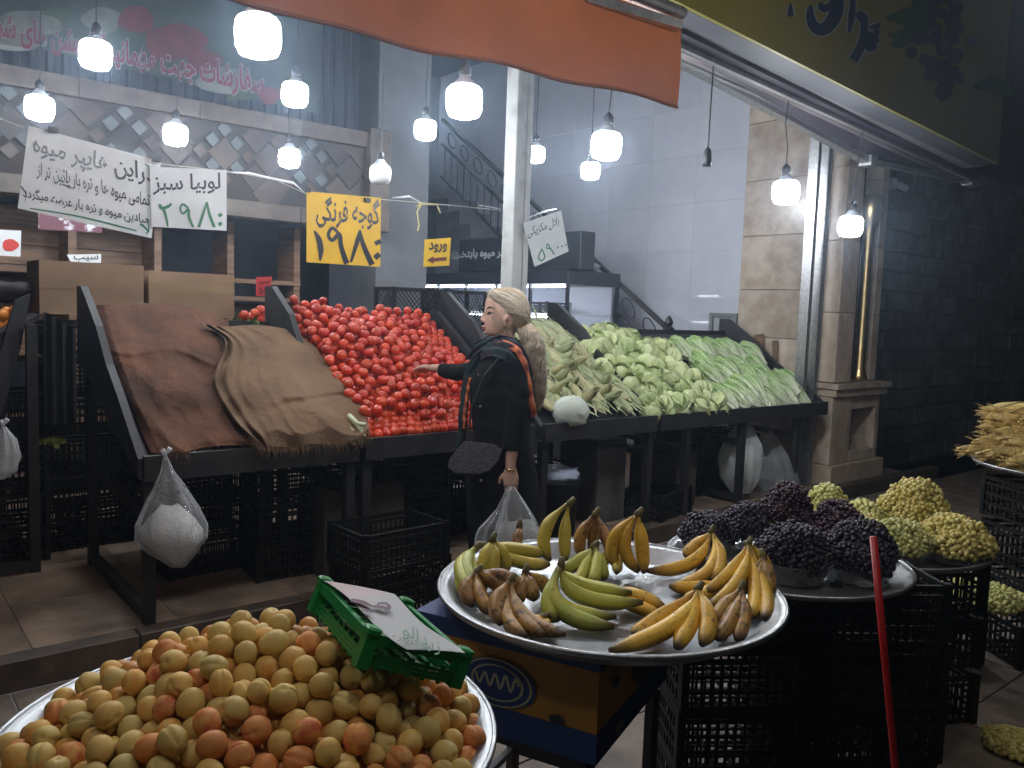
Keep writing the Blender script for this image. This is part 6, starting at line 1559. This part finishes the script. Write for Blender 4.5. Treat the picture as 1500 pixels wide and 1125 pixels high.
# right arm reaching forward (away from us)
HT = onS(597, 541, .16)                      # the hand over the tomatoes
dH = depth(HT)
RA = [(W(735, 526, .15), .055), (W(712, 540, .21), .047), (W(690, 546, .28), .040), (atD(668, 545, DW+.36), .034), (atD(645, 540, DW+.42), .026), (atD(632, 539, DW+.44), .022)]
body.tube([p for p, r in RA], [r for p, r in RA], 14)
def hand(mb, wr, d, pn, th, s=1.0, curl=.5, spread=.012, lens=(.068, .078, .074, .058)):
    """wr wrist, d direction of the hand, pn palm normal, th thumb side"""
    d = d.normalized(); pn = pn.normalized(); th = (th-d*th.dot(d)).normalized(); pn = d.cross(th).normalized()*(1 if d.cross(th).dot(pn) > 0 else -1)
    P0 = wr
    for k in range(4):
        o_ = (.027-k*.018)*s
        mb.tube([P0+th*o_*.6, P0+d*.045*s+th*o_, P0+d*.085*s+th*o_], [.0165*s, .0155*s, .0115*s], 10, flat=1)
    for k, ln in enumerate(lens):
        o_ = (.027-k*.018)*s; a = P0+d*.082*s+th*o_; dd = d.copy(); pts = [a-d*.012*s, a]
        for q, c in enumerate((curl*.6, curl*1.0, curl*.8)):
            dd = (dd*math.cos(c)+pn*math.sin(c)+th*(.10-.06*k)*.5).normalized(); a = a+dd*(ln*s*(.45, .32, .25)[q]); pts.append(a)
        mb.tube(pts, [.0095*s, .0092*s, .0085*s, .0078*s, .0062*s], 9)
    a = P0+d*.02*s+th*.024*s; dd = (d*.65+th*.75+pn*.25).normalized(); p1 = a+dd*.036*s; p2 = p1+(dd*.4+d*.8+pn*.35).normalized()*.032*s; p3 = p2+(d+pn*.5).normalized()*.024*s
    mb.tube([a-dd*.01, a, p1, p2, p3], [.012*s, .0135*s, .0115*s, .0098*s, .0072*s], 9)
wr = RA[-1][0]
hand(body, wr, (HT-wr), Vector((0, 0, -1)), -HD*1+LF*.2+Vector((0, 0, .3)), .98, .35)
wl = LA[-1][0]
hand(body, wl, (W(749, 712, -.22)-wl), -LF*.0+HD*1.0, LF*1.0, .95, .95)
bd = wrap(None, body, 'body', m_skin, wm, .0045, 2)
# eyes, brows, lips
for s in (-1, 1):
    wobj('eye', MB().ball(W(718.2, 459.3, s*.0425), (.0115, .0060, .0056), 12, 8), mat('eye_dark', (.05, .035, .03), rough=.1), wm, True)
    wobj('eyelid_line', MB().tube([W(713.8, 459.6, s*.0365), W(717.2, 457.0, s*.046), W(724.2, 459.2, s*.057)], [.0018, .0042, .0018], 5), m_ink, wm)
    wobj('eyebrow', MB().tube([W(713.0, 453.0, s*.032), W(717.0, 449.6, s*.046), W(726.0, 451.4, s*.062)], [.0026, .0042, .0016], 5), mat('brow_hair', (.09, .05, .03), rough=.7), wm)
wobj('nostril', MB().ball(W(708.2, 471.6, -.0125), (.003, .002, .0022), 8, 6), mat('dark_red_shadow', (.06, .02, .015), rough=.8), wm)
wobj('lips', MB().tube([W(712.3, 479.6, -.021), W(708.2, 478.8, -.010), W(706.6, 478.4, 0), W(708.2, 478.8, .010), W(712.3, 479.6, .021)], [.0012, .0042, .005, .0042, .0012], 8).tube([W(712.3, 480.0, -.020), W(708.6, 481.4, -.009), W(707.3, 481.6, 0), W(708.6, 481.4, .009), W(712.3, 480.0, .020)], [.0012, .0042, .005, .0042, .0012], 8), mat('lip_colour', (.34, .07, .07), rough=.4), wm, True)
# ---- coat: torso, skirt and sleeves as one garment
coat = MB()
rings = [(W(745, 507), .062, .075), (W(744, 514), .09, .13), (W(742, 522), .12, .185), (W(740, 535), .145, .20), (W(738, 560), .165, .185), (W(735, 588), .172, .175), (W(735, 612), .155, .165), (W(735, 640), .15, .165), (W(735, 670), .17, .19), (W(735, 700), .185, .205), (W(737, 740), .19, .21), (W(739, 790), .195, .215), (W(741, 830), .19, .21)]
loft(coat, rings, 28, 2.2)
coat.tube([W(752, 528, -.165), W(757, 560, -.19), W(757, 600, -.20), W(753, 630, -.21), W(750, 650, -.213)], [.075, .066, .058, .052, .047], 16)
coat.tube([W(738, 526, .12), W(712, 541, .21), W(690, 547, .28), atD(668, 546, DW+.36), atD(645, 541.5, DW+.42)], [.075, .062, .054, .047, .037], 16)
co = wrap(None, coat, 'coat', m_coat, wm, .009, 4)
# folds pressed into the cloth
for v in co.data.vertices:
    p = v.co; f = .010*nz((p.x*6, p.y*6, p.z*5), 1.2)+.004*nz((p.x*14, p.y*14, p.z*22), 1)
    v.co = p+v.normal*f
leg = MB()
for s, fx in ((-1, 728), (1, 738)): leg.tube([W(735, 740, s*.085), W(fx, 790, s*.09), W(fx+2, 850, s*.095), W(fx+6, 886, s*.1)], [.12, .092, .078, .068], 16)
wrap(None, leg, 'trousers', m_coat, wm, .012, 3)
for s, fx in ((-1, 728), (1, 738)):
    sh_ = MB(); sh_.tube([W(fx+12, 893, s*.1), W(fx+4, 893, s*.1), W(fx-8, 898, s*.1), W(fx-24, 903, s*.1), W(fx-30, 905, s*.1)], [.04, .046, .042, .036, .02], 14, flat=.85)
    wobj('shoe', sh_, mat('black_shoe', (.01, .01, .01), rough=.3), wm, True)
# buttons and bracelet
for px, py, s in ((707, 692, .008), (679, 694, .006), (706, 590, .006), (703, 545, .005)):
    p = W(px, py, -.205+(.0 if py > 600 else .03)); wobj('button', MB().ball(p, s, 10, 6), mat('silver_button', (.6, .6, .6), rough=.3, metal=1), wm, True)
wobj('bracelet', MB().tube([LA[-1][0]+Vector((0, 0, .004))+LF*.027*math.cos(t)+HD*.027*math.sin(t) for t in np.linspace(0, 2*PI, 17)], .0025, 6, cap=False), mat('gold_chain', (.7, .5, .2), rough=.25, metal=1), wm)
# ---- hair: a cap of strands swept back into a curly ponytail
m_hair = mat('blond_hair', (.60, .50, .36), (.44, .34, .23), 30, .5, rand=.0, spec=.4); m_hair2 = mat('blond_hair_shade', (.40, .32, .22), (.28, .21, .14), 30, .6); m_hairs = mat('blond_strands', (.66, .59, .47), (.46, .38, .28), 45, .5, lo=.3, hi=.7); m_curl = mat('curly_strands', (.54, .46, .35), (.28, .22, .16), 25, .6, lo=.35, hi=.65)
hc_ = MB()
hp = [(421, 734, 752, .032), (424, 723, 762, .054), (429, 716.5, 768, .070), (435, 715.5, 772, .079), (441, 720, 775, .084), (448, 727, 776.5, .087), (455, 734, 776.5, .088), (462, 741, 775.5, .086), (469, 747, 774, .080), (476, 751, 773, .070), (483, 755, 771, .056), (490, 759, 769, .038)]
V = []; n = 40
for y, xf, xb, hw in hp:
    c = W((xf+xb)/2, y); hl = (xb-xf)/2*KW
    for j in range(n):
        t = 2*PI*j/n; ct, st = math.cos(t), math.sin(t); k = 1+.02*math.sin(t*9+y*.3)
        V.append(c+LF*(hl*ct*k)+HD*(hw*st*k))
hc_.add(V, [(i*n+j, i*n+(j+1) % n, (i+1)*n+(j+1) % n, (i+1)*n+j) for i in range(len(hp)-1) for j in range(n)]+[tuple(range(n-1, -1, -1)), tuple((len(hp)-1)*n+j for j in range(n))])
ho = wrap(None, hc_, 'hair', m_hair2, wm, .006, 3)
rs = random.Random(8); st_ = MB()
tie = W(772, 480, -.01)
def headpt(y, t):
    for i in range(len(hp)-1):
        if hp[i][0] <= y <= hp[i+1][0]:
            f = (y-hp[i][0])/(hp[i+1][0]-hp[i][0]); xf, xb, hw = [hp[i][k]*(1-f)+hp[i+1][k]*f for k in (1, 2, 3)]
            return W((xf+xb)/2, y)+LF*((xb-xf)/2*KW*math.cos(t)*1.05)+HD*(hw*math.sin(t)*1.05)
    return W(745, 470)
for i in range(900):
    t0 = rs.uniform(-1.9, 1.9); y0 = rs.uniform(424, 452)+abs(t0)*4; t0s = t0
    sgn_ = 1 if t0 > 0 else -1; pts = []; p0_ = Vector((rs.gauss(0, .0035), rs.gauss(0, .0035), abs(rs.gauss(0, .005))))
    for k in range(8):
        f = k/7; y = min(488, y0+(478-y0)*f**1.3); t = t0+(sgn_*2.9-t0)*f
        p = headpt(y, t)+Vector((0, 0, rs.uniform(-.002, .002)))+(p0_*1.0)+(HR*rs.uniform(-.001, .003)); pts.append(p)
    pts[-1] = tie+Vector((rs.uniform(-.015, .015), rs.uniform(-.015, .015), rs.uniform(-.02, .02)))
    st_.tube(pts, [.0010, .0014, .0016, .0016, .0015, .0014, .0013, .0012], 3, cap=False)
o = wobj('hair_strands', st_, m_hairs, wm, True, fix=False); o['kind'] = 'stuff'
# loose strands by the temple
st_ = MB()
for i in range(26):
    y0 = rs.uniform(436, 446); a = headpt(y0, rs.choice((-1, -1, 1))*rs.uniform(.1, .7)); b_ = W(724+rs.uniform(-3, 12), 462+rs.uniform(0, 14), rs.choice((-1, 1))*.078); c = W(738+rs.uniform(0, 16), 486+rs.uniform(-4, 8), -.07)
    st_.tube([a, (a+b_)/2-HR*.004-HD*.004, b_, (b_+c)/2-HD*.006, c], [.0008]*5, 3, cap=False)
for i in range(120):
    t0 = rs.uniform(-2.6, 2.6); y0 = rs.uniform(424, 470); a = headpt(y0, t0); off = (a-W(742, 455)).normalized()*rs.uniform(.004, .022); y1 = y0+rs.uniform(8, 30); b_ = headpt(min(488, y1), t0+rs.uniform(.2, .6)*(1 if t0 > 0 else -1)); 
    st_.tube([a, a+off*.7, (a+b_)/2+off, b_+off*.4], [.0007]*4, 3, cap=False)
o = wobj('loose_strands', st_, m_hair2, wm); o['kind'] = 'stuff'
# ponytail
pt = [(767, 474, .0), (775, 486, -.05), (781, 505, -.09), (784, 530, -.10), (786, 555, -.10), (787, 580, -.09), (786, 600, -.08)]; pr = [.036, .044, .044, .042, .038, .030, .012]
pc = MB().tube([W(*p) for p in pt], [r*.85 for r in pr], 14); wobj('ponytail', pc, m_hair2, wm, True)
st_ = MB()
def cat(P, t):
    n_ = len(P)-1; x = t*n_; i = min(int(x), n_-1); f = x-i; return P[i].lerp(P[i+1], f)
PW = [W(*p) for p in pt]
for i in range(950):
    a = rs.uniform(0, 2*PI); q = math.sqrt(rs.uniform(.05, 1.5)); end = rs.uniform(.55, 1.0); ph = rs.uniform(0, 6); am = rs.uniform(.005, .013); fr_ = rs.uniform(4, 8); pts = []
    for k in range(22):
        f = k/21*end; x = f*(len(pr)-1); ii = min(int(x), len(pr)-2); r = pr[ii]*(1-(x-ii))+pr[ii+1]*(x-ii)
        w_ = am*min(1, f*4); pts.append(cat(PW, f)+HR*(r*q*math.cos(a)+w_*math.sin(f*fr_*6+ph))+HD*(r*q*math.sin(a)+w_*math.cos(f*fr_*6+ph)))
    st_.tube(pts, [.0012]*20+[.0009, .0004], 3, cap=False)
o = wobj('ponytail_strands', st_, m_curl, wm, True, fix=False); o['kind'] = 'stuff'
# ---- scarf: dark green and orange shawl
m_sc = bpy.data.materials.new('patterned_shawl'); m_sc.use_nodes = True
nt = m_sc.node_tree; b = nt.nodes['Principled BSDF']; b.inputs['Roughness'].default_value = .85
tc = nt.nodes.new('ShaderNodeTexCoord'); n1 = nt.nodes.new('ShaderNodeTexNoise'); n1.inputs['Scale'].default_value = 11; n1.inputs['Detail'].default_value = 2; nt.links.new(tc.outputs['Object'], n1.inputs['Vector'])
cr_ = nt.nodes.new('ShaderNodeValToRGB'); cr_.color_ramp.interpolation = 'CONSTANT'; e = cr_.color_ramp.elements; e[0].position = 0; e[0].color = (.010, .026, .028, 1); e[1].position = .50; e[1].color = (.014, .008, .02, 1)
x = e.new(.60); x.color = (.008, .022, .024, 1); x = e.new(.66); x.color = (.10, .03, .015, 1)
at = nt.nodes.new('ShaderNodeAttribute'); at.attribute_name = 'tint'; mm = nt.nodes.new('ShaderNodeMath'); nt.links.new(n1.outputs[0], mm.inputs[0]); nt.links.new(at.outputs['Fac'], mm.inputs[1]); nt.links.new(mm.outputs[0], cr_.inputs[0]); nt.links.new(cr_.outputs[0], b.inputs['Base Color'])
def shawl(P, Wd, nrm, nm, tint):
    n_ = len(P)
    def fn(u, v):
        x = v*(n_-1); i = min(int(x), n_-2); f = x-i; c = P[i].lerp(P[i+1], f); d = (P[i+1]-P[i]).normalized(); w_ = Wd[i]*(1-f)+Wd[i+1]*f
        N_ = nrm[i].lerp(nrm[i+1], f).normalized(); s = d.cross(N_).normalized()
        return c+s*((u-.5)*w_)+N_*(.012*math.sin(u*17+v*3)+.02*math.sin(u*PI)+.005*nz((u*4, v*9, 0)))
    mb = MB().grid(fn, 26, 60, a=lambda u, v: tint(u, v)); return wobj(nm, mb, m_sc, wm, True, attr=True)
nr = -HD
# over the near shoulder and down the back with an orange stripe
shawl([W(715, 507, -.10), W(735, 506, -.17), W(751, 512, -.20), W(762, 528, -.19), W(768, 552, -.18), W(772, 580, -.17), W(774, 612, -.15)], [.13, .14, .13, .11, .10, .09, .05], [(nr+Vector((0, 0, 1))), (nr*.8+Vector((0, 0, 1))), (nr*.8+Vector((0, 0, 1))), (nr+HR*1.0), (nr*.8+HR), (nr*.8+HR), nr+HR], 'shawl', lambda u, v: 0)
# wrapped in front of the neck and falling at the front edge
shawl([W(752, 502, -.08), W(735, 500, -.11), W(715, 507, -.10), W(700, 516, -.03), W(690, 530, .04)], [.07, .10, .13, .12, .09], [nr+Vector((0, 0, .6))]*3+[nr+LF*.9+Vector((0, 0, .5))]*2, 'shawl', lambda u, v: -.03)
shawl([W(704, 522, -.05), W(690, 545, -.02), W(684, 575, -.02), W(681, 605, -.02), W(678, 640, -.01), W(674, 672, 0)], [.09, .08, .075, .07, .06, .04], [LF+nr*.9]*6, 'shawl', lambda u, v: .02 if v > .25 else -.08)
m_band = mat('orange_shawl_band', (.46, .115, .03), (.20, .035, .03), 26, .8, lo=.42, hi=.6)
def band(P, w_, nm='shawl_band'):
    n_ = len(P)
    def fn(u, v):
        x = v*(n_-1); i = min(int(x), n_-2); f = x-i; c = P[i].lerp(P[i+1], f); d = (P[i+1]-P[i]).normalized(); N_ = (nr+Vector((0, 0, .3))+HR*.4).normalized(); s_ = d.cross(N_).normalized()
        return c+s_*((u-.5)*w_*(1+.15*math.sin(v*11)))+N_*(.012*math.sin(u*PI)+.004*math.sin(v*30))
    wobj(nm, MB().grid(fn, 6, 50), m_band, wm, True)
band([W(734, 500, -.155), W(748, 504, -.195), W(760, 512, -.225), (W(768, 530, -.225)), W(772, 556, -.21), W(777, 582, -.20), W(782, 604, -.18)], .036)
band([W(690, 552, -.075), W(685.5, 575, -.07), W(682, 600, -.065), W(681, 625, -.06)], .018)
wobj('neck_roll', MB().tube([W(757, 505, .0), W(750, 503, -.085), W(730, 503, -.095), W(716, 508, -.03), W(716, 508, .05), W(735, 500, .10), W(755, 503, .07)], [.03, .034, .036, .034, .03, .03, .03], 14), m_sc, wm, True, attr=True)
# ---- handbag hanging at her front hip
hbg = root('handbag', 'dark grey studded shoulder bag hanging at the woman\'s hip', 'handbag', W(698, 660, -.2))
hbp = [(684, 637), (726, 641), (736, 648), (731, 662), (719, 676), (706, 681), (672, 680), (661, 672), (664, 660)]
wobj('flap', MB().poly([W(x, y, -.235) for x, y in hbp], HD*.018), mat('studded_dark_leather', (.07, .07, .085), (.035, .035, .045), 60, .38, bump=1.0, bscale=130), hbg)
wobj('pouch', MB().poly([W(x+1, y+(3 if y > 660 else 2), -.215) for x, y in hbp], HD*.06), mat('black_leather', (.02, .02, .022), rough=.4), hbg)
rs = random.Random(2); sb_ = MB()
for _ in range(90):
    x, y = rs.uniform(668, 728), rs.uniform(645, 677)
    if 668+(677-y)*.4 < x < 730-(y-645)*.3: sb_.ball(W(x, y, -.237), .0022, 6, 4)
c = wobj('stud', sb_, mat('silver_stud', (.6, .6, .62), rough=.25, metal=1), hbg); c['kind'] = 'stuff'
wobj('strap', MB().tube([W(688, 638, -.22), W(694, 590, -.20), W(712, 545, -.21), W(740, 512, -.21), W(752, 506, -.12)], .006, 6), mat('black_leather', (.02,)*3), hbg)
# ------------------------------------------------------------------ haze volume added to imitate lens bloom round the lamps
hz = MB().box((-31, -13, -1.3), (40.5, 14.5, 7.0)); hm = bpy.data.materials.new('haze'); hm.use_nodes = True
nt = hm.node_tree; nt.nodes.remove(nt.nodes['Principled BSDF']); pv_ = nt.nodes.new('ShaderNodeVolumePrincipled'); pv_.inputs['Color'].default_value = (.62, .78, 1, 1); pv_.inputs['Density'].default_value = .0078; pv_.inputs['Anisotropy'].default_value = .85
nt.links.new(pv_.outputs[0], nt.nodes['Material Output'].inputs['Volume'])
ho_ = wobj('haze', hz, hm); ho_['kind'] = 'stuff'
